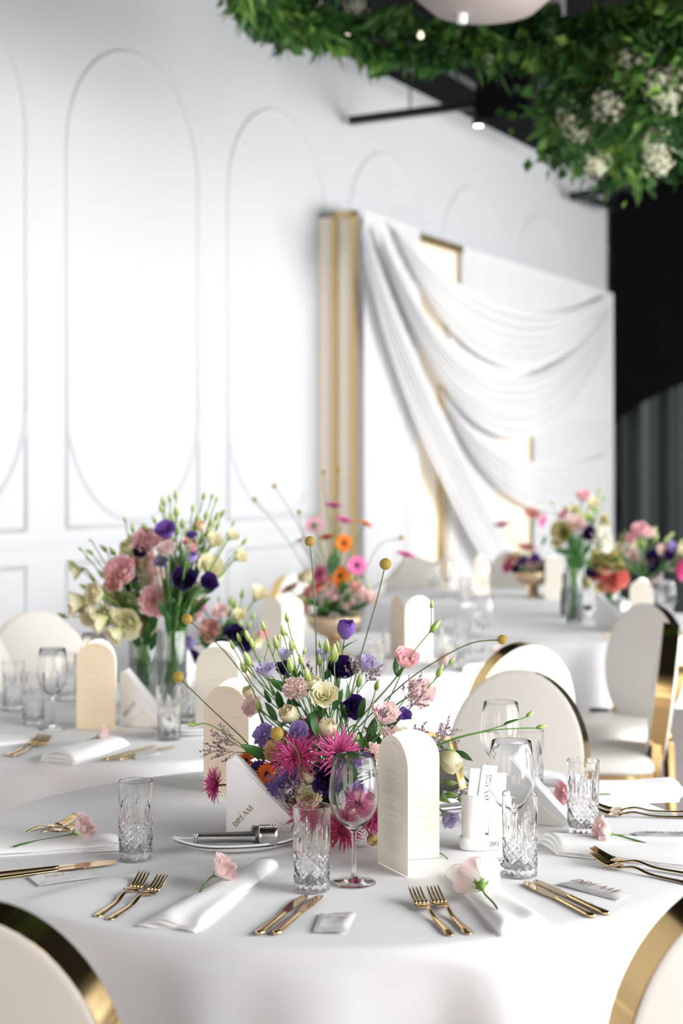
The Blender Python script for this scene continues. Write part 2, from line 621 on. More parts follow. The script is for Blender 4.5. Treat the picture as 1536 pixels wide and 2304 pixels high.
# ceiling tracks
def track(a, c, label, name='ceiling_track', w=0.05):
    bb = MB().bar(a, c, w, w)
    t = link(name, None, None, a)
    bb.xf(Matrix.Translation(-Vector(a)))
    bb.build('rail', M['track'], t, smooth=False)
    for k in (0.3, 0.8):
        p = Vector(a).lerp(Vector(c), k) - Vector(a)
        MB().tube([p, Vector((p.x, p.y, CEIL - a[2] + 0.01))], 0.006, 6).build('hanger', M['track'], t)
    tag(t, label, 'track', 'black ceiling tracks')
    return t


def atz(px, py, z):
    return at(px, py, F * (z - CZ) / (HY - py))


track(atz(787, 272, 3.76), atz(1262, 210, 3.76), 'long thin black ceiling track reaching from the white wall, with a lit spot')
track(atz(975, 126, 4.0), atz(1330, 341, 4.0), 'black ceiling track running along the white wall under the greenery', w=.07)
track(atz(912, 151, 4.0), atz(972, 134, 4.0), 'short black track stub beside the white wall just below the garland', w=.06)
track(atz(1287, 443, 3.9), atz(1420, 419, 3.9), 'short black track stub above the end of the white wall', w=.07)
track(atz(1312, 445, 3.9), atz(1398, 472, 3.9), 'black track arm slanting down to the end of the white wall', w=.06)
# spot lamp on the long track
sp = atz(1076, 234, 3.76)
t = thing('spot_lamp', 'small black spot lamp glowing on the long ceiling track', 'lamp', sp)
MB().lathe([(0, -.005), (.034, -.005), (.038, -.02), (.038, -.13), (.03, -.14), (.03, -.12), (0, -.12)], 16).build('housing', M['track'], t)
MB().lathe([(0, -.131), (.029, -.131), (.027, -.137), (0, -.139)], 16).build('lens', M['spot'], t)
# dark boxy unit and grey pipe up at the ceiling
t = thing('ceiling_unit', 'black boxy unit under the ceiling beside the white wall', 'fixture', at(1150, 150, 9.6))
MB().box((0, 0, -.16), (.34, .3, .34), Matrix.Rotation(-TH, 3, 'Z')).build('body', M['black'], t, smooth=False)
MB().tube([(0, 0, 0), (0, 0, CEIL - t.location.z)], .02, 8).build('bracket', M['track'], t)
t = thing('vent_pipe', 'short grey vent pipe hanging from the black ceiling', 'pipe', at(1242, 205, 9.0))
MB().lathe([(.07, 0), (.075, .01), (.075, CEIL - t.location.z)], 20).build('pipe', M['greyduct'], t)
MB().lathe([(.078, .0), (.078, .03)], 20).build('collar', M['greyduct'], t)

# ================================================================== draped backdrop along the left wall
BU0, BP, BH = 2.59, 0.273, 3.10       # start along the wall, depth in front of the wall, height


def bu(px, off=0.0):
    """u on the backdrop front plane (v = BP+off) seen at image column px"""
    # point P0 + UD*u + ND*v ; (x)/(y) = (px-CX)/F
    k = (px - CX) / F
    v = BP + off
    ax, ay = P0.x + ND.x * v, P0.y + ND.y * v
    return (k * ay - ax) / (UD.x - k * UD.y)


def bpt(px, py, off=0.0):
    u = bu(px, off)
    q = W3(u, BP + off, 0)
    return W3(u, BP + off, CZ - (py - HY) / F * q.y)


BU1 = bu(1376)
bd = thing('draped_backdrop', 'tall white draped backdrop with gold frames standing along the white wall', 'backdrop', W3(BU0, BP, 0))
BM = Matrix.Translation(-bd.location)


def bpart(b, name, m, smooth=False, parent=None):
    return b.xf(BM).build(name, m, parent or bd, smooth)


bpart(wbox(MB(), BU0 + .03, BU1, .02, BP - .06, 0, BH - .03), 'back_panel', M['drape'])
# end frame facing the camera
b = MB()
for v0, v1 in ((.115, .145), (BP - .022, BP)):
    wbox(b, BU0 - .03, BU0 + .03, v0, v1, 0, BH)
wbox(b, BU0 - .03, BU0 + .03, .115, BP, BH - .04, BH)
bpart(b, 'gold_end_frame', M['goldframe'])
bpart(wbox(MB(), BU0 - .005, BU0 + .02, 0.005, .115, 0, BH - .03), 'beige_end_panel', M['beige'])
bpart(wbox(MB(), BU0 - .005, BU0 + .02, .145, BP - .022, 0, BH - .04), 'beige_end_strip', M['beige'])


def gold_frame(pa, pb, ztop, w=0.035):
    u0, u1 = bu(pa), bu(pb)
    b = MB()
    wbox(b, u0, u0 + w, BP - .06, BP, 0, ztop)
    wbox(b, u1 - w, u1, BP - .06, BP, 0, ztop)
    wbox(b, u0, u1, BP - .06, BP, ztop - w, ztop)
    wbox(b, u0 - .03, u1 + .03, BP - .06, BP + .02, ztop - .03, ztop + .02)
    bpart(b, 'gold_frame', M['goldframe'])
    bpart(wbox(MB(), u0 + w, u1 - w, BP - .03, BP - .008, 0, ztop - w), 'beige_panel', M['beige'])


gold_frame(905, 1033, 3.06)
gold_frame(1112, 1196, 2.42)
b = MB()
wbox(b, bu(986), bu(998), BP - .03, BP + .005, 0, 2.05)
bpart(b, 'gold_stile', M['goldframe'])


def hanging(px0, px1, z0, z1, off, amp, n, name='hanging_drape', ph=0.0):
    u0, u1 = bu(px0), bu(px1)

    def fn(s, t):
        a = s * n * 2 * pi + ph
        k = 0.4 + 0.6 * (1 - t)
        return W3(u0 + (u1 - u0) * s, BP + off + amp * k * (sin(a) + .45 * sin(2.1 * a + 1.2) + .3 * sin(.47 * a)), z0 + (z1 - z0) * t)
    bpart(MB().grid(fn, int(n * 14), 6), name, M['drape'], True)


hanging(802, 930, 0.03, BH, 0.05, 0.018, 8)
hanging(1002, 1108, 0.03, 2.6, 0.02, 0.010, 7, ph=1)
hanging(1034, 1376, 1.9, BH - .02, 0.012, 0.006, 9, 'sheer_drape')
hanging(1196, 1376, 0.03, 2.3, 0.012, 0.008, 12, 'sheer_drape', 2)


def swag(up, lo, off, folds, amp, name='swag'):
    """up, lo: control points (px,py) of the upper and lower border of a draped swag (cubic)"""
    def curve(c, t):
        p = [Vector((x, y, 0)) for x, y in c]
        a = 1 - t
        q = p[0] * a ** 3 + p[1] * 3 * a * a * t + p[2] * 3 * a * t * t + p[3] * t ** 3
        return q

    def fn(s, t):
        q = curve(up, s).lerp(curve(lo, s), t)
        e = sin(pi * min(1, max(0, s))) ** .5 * .75 + .25
        w = cos(2 * pi * folds * t + .6 * sin(3 * s))
        ww = amp * e * (w + .35 * cos(2 * pi * folds * 2.3 * t + 2 + s))
        edge = -0.02 * (abs(2 * t - 1) ** 8)
        return bpt(q.x, q.y, off + ww + edge)
    bpart(MB().grid(fn, 48, int(folds * 10)), name, M['drape'], True)


swag([(880, 498), (1000, 640), (1180, 780), (1372, 660)], [(905, 560), (1010, 800), (1190, 960), (1374, 690)], .10, 6, .013)
swag([(850, 505), (930, 700), (1130, 1060), (1374, 690)], [(860, 560), (960, 900), (1180, 1220), (1376, 760)], .12, 7, .014)
swag([(820, 500), (880, 700), (980, 900), (1150, 1240)], [(812, 520), (850, 760), (960, 1060), (1130, 1330)], .15, 5, .012)
swag([(985, 870), (1070, 1000), (1180, 1090), (1372, 1020)], [(1010, 930), (1090, 1110), (1230, 1230), (1372, 1090)], .09, 6, .012)

# ================================================================== tables under white cloths
TZ = 0.75


def cloth_mesh(R, seed, hem, creases=()):
    rnd = random.Random(seed)
    nf = 11
    waves = [(rnd.randint(5, 8), rnd.uniform(0, 6.28), .7), (nf, rnd.uniform(0, 6.28), .8), (19, rnd.uniform(0, 6.28), .55), (31, rnd.uniform(0, 6.28), .25)]
    nr, ns, na = 26, 26, 288
    er = 0.022

    def fold(a):
        f = sum(w * sin(k * a + p) for k, p, w in waves)
        return f / 1.6

    def fn(i, j):
        a = i * 2 * pi
        q = j * (nr + ns)
        if q <= nr:
            r = (R - er) * (q / nr) ** .8
            x, y = r * cos(a), r * sin(a)
            z = 0.0010 * sin(9 * x + seed) * sin(8 * y + 2 * seed)
            for (cx, cy, dx, dy, h, wd) in creases:
                L = sqrt(dx * dx + dy * dy)
                al = ((x - cx) * dx + (y - cy) * dy) / L / L
                dist = ((x - cx) * dy - (y - cy) * dx) / L
                if 0 < al < 1:
                    if dist > 0:
                        z += h * math.exp(-(dist / wd) ** 2) * sin(pi * al) ** .5
                    else:
                        z += h * math.exp(-(dist / wd / .25) ** 2) * sin(pi * al) ** .5
            return (x, y, z)
        t = (q - nr) / ns
        if t < .2:
            b_ = t / .2 * pi / 2
            r, z = R - er + er * sin(b_), -er + er * cos(b_)
            g = 0
        else:
            g = (t - .2) / .8
            z = -er - g * (TZ - hem - er)
            r = R + 0.006 + 0.035 * g
        f = fold(a)
        f = f - .25 * f * f
        r += f * 0.046 * g ** .55
        return (r * cos(a), r * sin(a), z + .012 * f * g * g)
    m = MB().grid(fn, na, nr + ns, closeu=True)
    return m


def table(label_table, label_cloth, c, R, seed, hem=0.48, creases=()):
    t = thing('round_table', label_table, 'table', (c[0], c[1], 0), 0, 'round banquet tables')
    MB().lathe([(0, TZ - .05), (R - .03, TZ - .05), (R - .03, TZ - .02), (R - .035, TZ - .012), (0, TZ - .012)], 64).build('tabletop', M['wood'], t)
    MB().lathe([(0, .04), (.05, .04), (.045, .1), (.045, TZ - .07), (.09, TZ - .05), (0, TZ - .05)], 20).build('column', M['track'], t)
    MB().lathe([(0, 0), (.30, 0), (.30, .015), (.06, .045), (0, .045)], 32).build('foot_plate', M['track'], t)
    o = cloth_mesh(R, seed, hem, creases).build('tablecloth', M['cloth'], None, True, (c[0], c[1], TZ), weld=False)
    tag(o, label_cloth, 'tablecloth', 'white round tablecloths')
    return o


T1 = (-0.01, 3.04)
k1, k2 = on(45, 2036), on(420, 1950)
crs = [(k1.x - T1[0], k1.y - T1[1], k2.x - k1.x, k2.y - k1.y, 0.010, 0.075)]
k1, k2 = on(150, 1785), on(700, 1800)
table('round banquet table nearest the camera under the bouquet', 'white tablecloth on the nearest table with the centre bouquet', T1, 0.73, 1.3, creases=crs)
table('round banquet table under the two tall vases of lisianthus', 'white tablecloth under the two tall glass vases at left', (-0.55, 4.52), 0.73, 5.1)
table('round banquet table carrying the bowl of gerberas', 'white tablecloth under the gold bowl of gerberas', (0.02, 6.12), 0.73, 3.7)
table('round banquet table at the right with a slim green-stemmed vase', 'white tablecloth with folded skirt under the slim vase at right', (1.18, 7.22), 0.75, 8.2)
table('most distant round banquet table before the draped backdrop', 'white tablecloth on the most distant table near the backdrop', (0.85, 8.67), 0.72, 4.4)

# ================================================================== chairs
def oval(a, b, n=56):
    return [(a * cos(2 * pi * k / n), b * sin(2 * pi * k / n)) for k in range(n)]


def make_chair():
    """front is +y ; back plane near y=-.2"""
    t = link('banquet_chair', None)
    A, B, CZb = 0.172, 0.222, 0.695
    tilt = Matrix.Translation((0, -.21, CZb)) @ Matrix.Rotation(radians(7), 4, 'X')
    n = 64
    # gold ring: rectangular band following the oval
    b = MB()
    ring = []
    for k in range(n):
        a = 2 * pi * k / n
        x, z = cos(a), sin(a)
        for (e, y) in ((.004, -.024), (.010, -.028), (.013, -.027), (.013, .027), (.010, .028), (.004, .024)):
            ring.append(Vector(((A + e) * x, y, (B + e) * z)))
    fs = []
    for k in range(n):
        for q in range(6):
            fs.append((k * 6 + q, k * 6 + (q + 1) % 6, ((k + 1) % n) * 6 + (q + 1) % 6, ((k + 1) % n) * 6 + q))
    b.add(ring, fs)
    b.xf(tilt)
    b.build('back_ring', M['gold'], t, 'sharp')
    for s, nm in ((1, 'front_pad'), (-1, 'rear_pad')):
        b = MB()
        prof = [(0, .040), (.5, .038), (.8, .034), (.95, .031), (1.0, .0300), (1.05, .0292), (1.062, .0275)]
        for i, (r, y) in enumerate(prof):
            b.v += [(A * r * cos(2 * pi * k / n), s * y, B * r * sin(2 * pi * k / n)) for k in range(n)]
            b.t += [0] * n
        for i in range(len(prof) - 1):
            for k in range(n):
                b.f.append((i * n + k, i * n + (k + 1) % n, (i + 1) * n + (k + 1) % n, (i + 1) * n + k))
        b.xf(tilt)
        b.build(nm, M['leather'], t)
    # seat
    b = MB()
    pl = []
    for k in range(48):
        a = 2 * pi * k / 48
        c, s_ = cos(a), sin(a)
        e = (abs(c) ** 3.2 + abs(s_) ** 3.2) ** (-1 / 3.2)
        w = .215 + .015 * s_
        pl.append((w * c * e, .205 * s_ * e))
    prof = [(0.02, .505), (.5, .503), (.8, .498), (.93, .488), (.985, .472), (1, .452), (.985, .44), (.02, .44)]
    for i, (r, z) in enumerate(prof):
        b.v += [(x * r, y * r, z) for x, y in pl]
        b.t += [0] * 48
    for i in range(len(prof) - 1):
        for k in range(48):
            b.f.append((i * 48 + k, i * 48 + (k + 1) % 48, (i + 1) * 48 + (k + 1) % 48, (i + 1) * 48 + k))
    b.build('seat', M['leather'], t)
    b = MB()
    for i, (r, z) in enumerate([(.9, .44), (1.01, .44), (1.01, .40), (.9, .40)]):
        b.v += [(x * r, y * r, z) for x, y in pl]
        b.t += [0] * 48
    for i in range(4):
        for k in range(48):
            b.f.append((i * 48 + k, i * 48 + (k + 1) % 48, ((i + 1) % 4) * 48 + (k + 1) % 48, ((i + 1) % 4) * 48 + k))
    b.build('seat_frame', M['gold'], t, 'sharp')
    for sx in (-1, 1):
        for sy in (-1, 1):
            x, y = sx * .165, sy * .155
            b = MB().tube([(x, y, .41), (x * 1.02, y * 1.03, .2), (x * 1.08, y * 1.12, .0)], [.022, .019, .014], 4)
            b.build('leg', M['gold'], t, False)
        b = MB().bar((sx * .13, -.185, .41), (sx * .115, -.19, .56), .035, .03, Vector((0, 1, 0)))
        b.build('back_support', M['gold'], t, False)
    return t


chair0 = make_chair()
_first = [True]


def chair(px, d, face, label):
    """px,d: column and depth of the top of the back; face: direction the sitter looks"""
    f = Vector((face[0], face[1], 0)).normalized()
    c = Vector(((px - CX) / F * d, d, 0))
    p = c + f * 0.235
    if _first[0]:
        o, _first[0] = chair0, False
    else:
        o = copy_tree(chair0)
    o.location = p
    o.rotation_euler = (0, 0, atan2(-f.x, f.y))
    tag(o, label, 'chair', 'gold-rimmed white banquet chairs')


chair(-62, 1.89, (.18, 1.0), 'white chair with gold-rimmed oval back at the lower left corner')
chair(1692, 2.02, (-.30, 1.0), 'white chair with gold-rimmed oval back at the lower right corner')
chair(1172, 4.14, (-.42, -1), 'beige-white oval-backed chair facing us across the nearest table')
chair(1180, 4.78, (-.50, 1.0), 'bright white oval-backed chair just behind the beige one across the table')
chair(1460, 6.20, (-.80, -.62), 'white oval-backed chair at right before the right table')
chair(1508, 5.40, (-1.0, .20), 'white chair at the right edge, back edge-on, seat and gold legs showing')
chair(78, 5.90, (.42, -1), 'white chair with gold left rim before the wall at far left')
chair(-66, 5.34, (.9, -.45), 'white chair back cut by the left frame edge behind the glasses')
chair(652, 8.0, (.75, -.5), 'distant white chair seen edge-on left of the gerbera bowl')
chair(935, 9.55, (-.15, -1), 'distant white round-backed chair facing us below the drapes')
chair(1150, 10.25, (-.7, -.6), 'distant white chair seen edge-on beside the far gold bowl')

# ================================================================== glassware
def tumbler_mesh():
    H, R = 0.14, 0.0315
    b = MB()
    nu, nv = 220, 56

    def tri(x):
        return abs((x % 1.0) - .5) * 2          # 1 at integer, 0 at half

    def fn(i, j):
        a, zn = i * 2 * pi, j
        dep = 0
        if zn < .50:
            n_, m_ = 8, 6.0
            e = min(1, (.50 - zn) / .05)
            p = i * n_ + zn * m_
            q = i * n_ - zn * m_
            g1 = max(0, tri(p) - .70) / .30
            g2 = max(0, tri(q) - .70) / .30
            dep = max(g1, g2) * e
            p2, q2 = i * n_ * 2 + zn * m_ * 2, i * n_ * 2 - zn * m_ * 2
            if int(i * n_ + .5 + .25 * sin(zn * 20)) % 2:
                dep = max(dep, .7 * max(max(0, tri(p2) - .6), max(0, tri(q2) - .6)) / .4 * e)
        top = .52 + .33 * abs(cos(i * pi * 8)) ** 1.3
        if zn >= .44:
            e = max(0, min(1, (top - zn) / .12)) * min(1, (zn - .44) / .05)
            dep = max(dep, e * (max(0, tri(i * 40) - .3) / .7))
        if zn < .06:
            dep = max(dep * zn / .06, .5 * (1 - zn / .06) * tri(i * 8))
        r = R * (0.955 + .045 * zn) - 0.0021 * dep
        return (r * cos(a), r * sin(a), H * zn)
    b.grid(fn, nu, nv, True)
    prof = [(R, H), (R - .0005, H + .0008), (R - .0016, H + .0008), (R - .0022, H), (R - .0030, H * .5), (R - .0042, .02), (R - .007, .0135), (.012, .0115), (0, .011)]
    b.lathe(prof[::-1], 48, cap=False)
    # bottom with a star cut
    vs = [(0, 0, .004)]
    for k in range(48):
        a = 2 * pi * k / 48
        vs.append((R * .955 * cos(a), R * .955 * sin(a), 0))
    b.add(vs, [(0, 1 + (k + 1) % 48, 1 + k) for k in range(48)])
    return b.mesh('cut_glass', M['glass'], 'sharp')


def wine_mesh():
    out = [(0, 0), (.036, 0), (.0375, .001), (.036, .0025), (.018, .005), (.008, .009), (.0048, .016), (.0036, .035), (.0035, .07), (.0042, .084), (.008, .0905),
           (.019, .0985), (.031, .112), (.039, .128), (.0425, .143), (.0428, .155), (.0415, .172), (.0385, .193), (.0352, .2165), (.0347, .2172)]
    inn = [(.0344, .2165), (.0379, .193), (.0409, .172), (.0422, .155), (.0419, .143), (.0384, .1285), (.0303, .1130), (.0182, .1005), (.006, .0950), (0, .0943)]
    b = MB().lathe(out + inn, 56)
    return b.mesh('wine_glass_solid', M['glassthin'], True, weld=True)


TUM, WIN = tumbler_mesh(), wine_mesh()


def tumbler(px, py, label, group='cut-glass tumblers', rz=None):
    p = on(px, py)
    o = link('glass_tumbler', TUM, None, (p.x, p.y, TZ + .0012))
    o.rotation_euler = (0, 0, rz if rz is not None else random.uniform(0, 6))
    tag(o, label, 'tumbler', group)


def wineglass(px, py, label, group='wine glasses'):
    p = on(px, py)
    o = link('wine_glass', WIN, None, (p.x, p.y, TZ + .0012))
    o.rotation_euler = (0, 0, random.uniform(0, 6))
    tag(o, label, 'wine glass', group)


tumbler(305, 1933, 'cut-glass tumbler standing alone on the left of the nearest table', rz=.1)
tumbler(701, 2003, 'cut-glass tumbler directly left of the front wine glass', rz=.3)
tumbler(1169, 1970, 'cut-glass tumbler in front of the white sachet holder', rz=.2)
tumbler(1311, 1876, 'cut-glass tumbler at the right behind the pink flower on its napkin', rz=.5)
tumbler(1190, 1790, 'cut-glass tumbler behind the two wine glasses before the beige chair', rz=.7)
wineglass(796, 1988, 'wine glass in front of the bouquet, left of the menu card')
wineglass(1150, 1942, 'wine glass behind the tumbler by the white sachet holder')
wineglass(1126, 1815, 'wine glass furthest back on the nearest table, before the beige chair')
# second table
tumbler(380, 1664, 'cut-glass tumbler in front of the tall vases and white napkin stand', rz=.2)
tumbler(75, 1630, 'cut-glass tumbler before the wine glass on the left table')
tumbler(30, 1597, 'cut-glass tumbler nearest the left frame edge on the left table')
tumbler(150, 1575, 'cut-glass tumbler behind the beige menu card on the left table')
tumbler(425, 1625, 'cut-glass tumbler right of the tall vases beside the cream card')
wineglass(118, 1640, 'wine glass on the left table beside the sand-coloured menu card')
wineglass(212, 1590, 'wine glass behind the sand-coloured menu card on the left table')
# third table
tumbler(848, 1510, 'tumbler on the gerbera table, right of the bowl foot')
tumbler(1012, 1500, 'tumbler on the gerbera table right of the two pale cards')
tumbler(1040, 1478, 'tumbler on the gerbera table furthest right')
wineglass(952, 1478, 'wine glass in front of the white card on the gerbera table')
wineglass(1088, 1466, 'wine glass at the right end of the gerbera table')
# right and far tables
tumbler(1450, 1392, 'tumbler beside the cream card on the right table')
tumbler(1500, 1400, 'tumbler nearest the right frame edge on the right table')
wineglass(1500, 1420, 'wine glass at the right edge of the right table')
wineglass(1477, 1385, 'wine glass behind the tumblers on the right table')
wineglass(1088, 1352, 'wine glass left of the far gold bowl before the cream card')
wineglass(975, 1358, 'wine glass in front of the distant chair on the far table')
wineglass(1005, 1345, 'wine glass second from left on the far table')
tumbler(1045, 1362, 'tumbler on the far table before its wine glasses')

# ================================================================== cutlery
def fork_obj():
    t = link('fork', None)
    # along +x, handle end at x=0, tines at x=.205 ; lies on z=0
    n = 22
    b = MB()
    vs = []
    for i in range(n + 1):
        s = i / n
        x = .150 * s
        w = lerp(.0085, .0036, min(1, s * 1.25)) if s < .8 else .0036 + (.0100) * ((s - .8) / .2) ** 1.6
        if s < .05:
            w *= sqrt(max(0.05, s / .05))
        z = .002 + .007 * math.exp(-((s - .80) / .16) ** 2) + (-.001 if s < .1 else 0)
        th = lerp(.0016, .0021, s)
        for a in range(8):
            q = 2 * pi * a / 8 + pi / 8
            vs.append((x, w * cos(q) * 1.05, z + th * sin(q)))
    fs = []
    for i in range(n):
        for a in range(8):
            fs.append((i * 8 + a, i * 8 + (a + 1) % 8, (i + 1) * 8 + (a + 1) % 8, (i + 1) * 8 + a))
    fs += [tuple(reversed(range(8))), tuple(range(n * 8, n * 8 + 8))]
    b.add(vs, fs)
    b.build('handle', M['goldcut'], t)

    def hz(x):
        return .0035 + .020 * ((x - .150) / .058) ** 1.7 + .004 * math.exp(-((x - .15) / .012) ** 2)
    b = MB()

    def plate(i, j):
        x = .147 + j * .018
        return (x, (i - .5) * 2 * lerp(.0115, .0118, j), hz(max(.15, x)))
    for dz in (0, -.0016):
        b.grid(lambda i, j: Vector(plate(i, j)) + Vector((0, 0, dz)), 4, 4)
    b.build('head', M['goldcut'], t)
    for k in range(4):
        y = (k - 1.5) * .0064
        pts = [(x, y * (1 - .06 * (x - .163) / .045), hz(x) - .0008) for x in (.163, .172, .182, .192, .202, .207)]
        MB().tube(pts, [.0026, .0025, .0023, .0021, .0017, .0008], 6).build('tine', M['goldcut'], t)
    return t


def knife_obj():
    t = link('table_knife', None)
    b = MB()
    n = 16
    vs = []
    for i in range(n + 1):
        s = i / n
        w = lerp(.0085, .0055, s)
        if s < .06:
            w *= sqrt(max(.1, s / .06))
        for a in range(8):
            q = 2 * pi * a / 8 + pi / 8
            vs.append((.118 * s, w * cos(q), .0032 + .0032 * sin(q)))
    fs = []
    for i in range(n):
        for a in range(8):
            fs.append((i * 8 + a, i * 8 + (a + 1) % 8, (i + 1) * 8 + (a + 1) % 8, (i + 1) * 8 + a))
    fs += [tuple(reversed(range(8))), tuple(range(n * 8, n * 8 + 8))]
    b.add(vs, fs).build('handle', M['goldcut'], t)
    top = [(.116, .005), (.13, .0075), (.15, .0098), (.18, .0108), (.205, .0098), (.217, .007), (.2235, .002)]
    bot = [(.2225, -.003), (.21, -.0062), (.16, -.0066), (.116, -.005)]
    MB().prism(top + bot, .0022, .0040).build('blade', M['goldcut'], t, False)
    return t


fork0, knife0 = fork_obj(), knife_obj()
_used = {}


def lay(proto, tail, tip, label, cat, group, z=0.0):
    """place cutlery from the handle end (px,py) towards its tip"""
    a, c = on(*tail), on(*tip)
    o = proto if proto.name not in _used else copy_tree(proto)
    _used[proto.name] = 1
    o.location = (a.x, a.y, TZ + .0012 + z)
    o.rotation_euler = (0, 0, atan2(c.y - a.y, c.x - a.x))
    tag(o, label, cat, group)


G = 'gold forks'
lay(fork0, (216, 2066), (352, 1972), 'gold fork at the lower left, outer of its pair', 'fork', G)
lay(fork0, (243, 2073), (386, 1986), 'gold fork at the lower left, nearer its napkin', 'fork', G)
lay(fork0, (1015, 2108), (915, 2010), 'gold fork in the centre foreground, left of its pair', 'fork', G)
lay(fork0, (1056, 2105), (956, 2008), 'gold fork in the centre foreground, right of its pair', 'fork', G)
lay(fork0, (1560, 1993), (1322, 1943), 'gold fork at the right edge, lower of its pair', 'fork', G)
lay(fork0, (1575, 1976), (1332, 1937), 'gold fork at the right edge, upper of its pair', 'fork', G, z=.002)
lay(fork0, (-40, 1894), (146, 1862), 'gold fork at the left edge under the pink flower, upper one', 'fork', G)
lay(fork0, (-30, 1903), (150, 1874), 'gold fork at the left edge under the pink flower, lower one', 'fork', G)
lay(fork0, (1560, 1842), (1384, 1838), 'gold fork beyond the right napkin, nearer of its pair', 'fork', G)
lay(fork0, (1560, 1832), (1396, 1830), 'gold fork beyond the right napkin, further of its pair', 'fork', G, z=.002)
lay(fork0, (12, 1702), (104, 1666), 'blurred gold fork on the left table, left of its pair', 'fork', G)
lay(fork0, (28, 1704), (122, 1668), 'blurred gold fork on the left table, right of its pair', 'fork', G)
lay(fork0, (1030, 1778), (1085, 1752), 'gold fork behind the dark picture frame on the nearest table', 'fork', G)
lay(fork0, (1440, 1432), (1385, 1436), 'blurred fork on the right table before the white chair', 'fork', G)
G = 'gold table knives'
lay(knife0, (580, 2107), (688, 2022), 'gold knife in the foreground, left of its pair', 'knife', G)
lay(knife0, (618, 2107), (722, 2022), 'gold knife in the foreground, right of its pair', 'knife', G)
lay(knife0, (1335, 2068), (1190, 1994), 'gold knife lower right, left of its pair', 'knife', G)
lay(knife0, (1368, 2062), (1214, 1991), 'gold knife lower right beside the printed sachet', 'knife', G)
lay(knife0, (-20, 1972), (250, 1944), 'gold knife at the left edge above the flat sachet, upper one', 'knife', G)
lay(knife0, (-20, 1982), (246, 1949), 'gold knife at the left edge above the flat sachet, lower one', 'knife', G)
lay(knife0, (1575, 1908), (1396, 1886), 'gold knife partly under the sachet at the right edge', 'knife', G)
lay(knife0, (232, 1713), (330, 1686), 'blurred gold knife on the left table, upper of its pair', 'knife', G)
lay(knife0, (262, 1713), (360, 1690), 'blurred gold knife on the left table, lower of its pair', 'knife', G)

# ================================================================== napkins
def napkin(cs, label, h=0.012, layers=3, wave=0.006, seed=0):
    """cs: four table points (px,py): narrow end left, narrow end right, broad end right, broad end left"""
    rnd = random.Random(seed)
    C = [on(*c) for c in cs]
    o = sum(C, Vector()) / 4
    o.z = TZ + .0008
    t = thing('napkin', label, 'napkin', o, 0, 'folded white napkins')
    for L in range(layers):
        k0 = L * h / layers
        k1 = (L + 1) * h / layers
        sh = .0035 * (layers - 1 - L)
        ph = rnd.uniform(0, 6)

        def fn(s, q, top, L=L, k0=k0, k1=k1, sh=sh, ph=ph):
            # s along 0..1 (narrow to broad), q across 0..1
            a = C[0].lerp(C[1], q)
            b_ = C[3].lerp(C[2], q)
            p = a.lerp(b_, s)
            p = p + (b_ - a).normalized() * (sh * (s * 2 - .6))
            p = p + (b_ - a).normalized() * (.004 * sin(q * 7 + ph) * s)
            e = 1 - abs(2 * q - 1) ** 6
            eb = 1 - .5 * max(0, (s - .9) / .1) ** 2
            bulge = .010 * (1 - s) ** 1.5 * sin(pi * q)
            wv = wave * (s ** 3) * (sin(q * 9 + ph) * .5 + .5) * (L + 1) / layers
            wr = .0016 * sin(7 * q + 5 * s + ph) * sin(3 * s + ph)
            z = (k1 if top else k0) * (.45 + .55 * e) * eb + bulge * (L + 1) / layers + wv + max(-.0005, wr) * (L + 1) / layers
            if not top:
                z = max(0, z - .001)
            return (p.x - o.x, p.y - o.y, max(0.0002, z))
        b = MB()
        nu, nv = 22, 14
        b.grid(lambda i, j: fn(i, j, True), nu, nv)
        b.grid(lambda i, j: fn(i, j, False), nu, nv)
        m = (nu + 1) * (nv + 1)
        rim = [j for j in range(nu + 1)] + [i * (nu + 1) + nu for i in range(1, nv + 1)] + [nv * (nu + 1) + j for j in range(nu - 1, -1, -1)] + [i * (nu + 1) for i in range(nv - 1, 0, -1)]
        for i in range(len(rim)):
            a_, c_ = rim[i], rim[(i + 1) % len(rim)]
            b.f.append((a_, c_, c_ + m, a_ + m))
        b.build('fold', M['napkin'], t)


napkin([(560, 1962), (628, 1953), (448, 2095), (318, 2082)], 'white folded napkin at front left carrying a pink flower', seed=1, wave=.010)
napkin([(1000, 1972), (1075, 1972), (1228, 2082), (1122, 2105)], 'white folded napkin at front right under an upturned pink flower', seed=2, wave=.008)
napkin([(1216, 1898), (1258, 1926), (1560, 1958), (1575, 1902)], 'white napkin at the right edge under the pink flower', seed=3, h=.02)
napkin([(-40, 1932), (-10, 1888), (270, 1896), (262, 1916)], 'white rolled napkin at the left edge under a pink flower', seed=4, h=.018)
napkin([(1262, 1815), (1300, 1790), (1530, 1775), (1520, 1806)], 'white napkin far right behind the cut-glass tumbler', seed=5, h=.030)
napkin([(92, 1714), (168, 1722), (290, 1676), (226, 1670)], 'blurred white rolled napkin on the left table', seed=6, h=.022, wave=.0)
napkin([(-30, 1684), (-30, 1664), (86, 1662), (90, 1672)], 'blurred white napkin at the left edge of the left table', seed=7, h=.012, wave=.0)
napkin([(1180, 1762), (1240, 1748), (1300, 1758), (1262, 1772)], 'small far napkin right of the picture frame, before the beige chair', seed=8, h=.012)
napkin([(960, 1366), (985, 1360), (1060, 1362), (1040, 1368)], 'blurred napkin on the far table left of the bowl', seed=9, h=.02, wave=0)
napkin([(1040, 1512), (1080, 1508), (1130, 1492), (1090, 1490)], 'blurred napkin at the right of the gerbera table', seed=10, h=.015, wave=0)

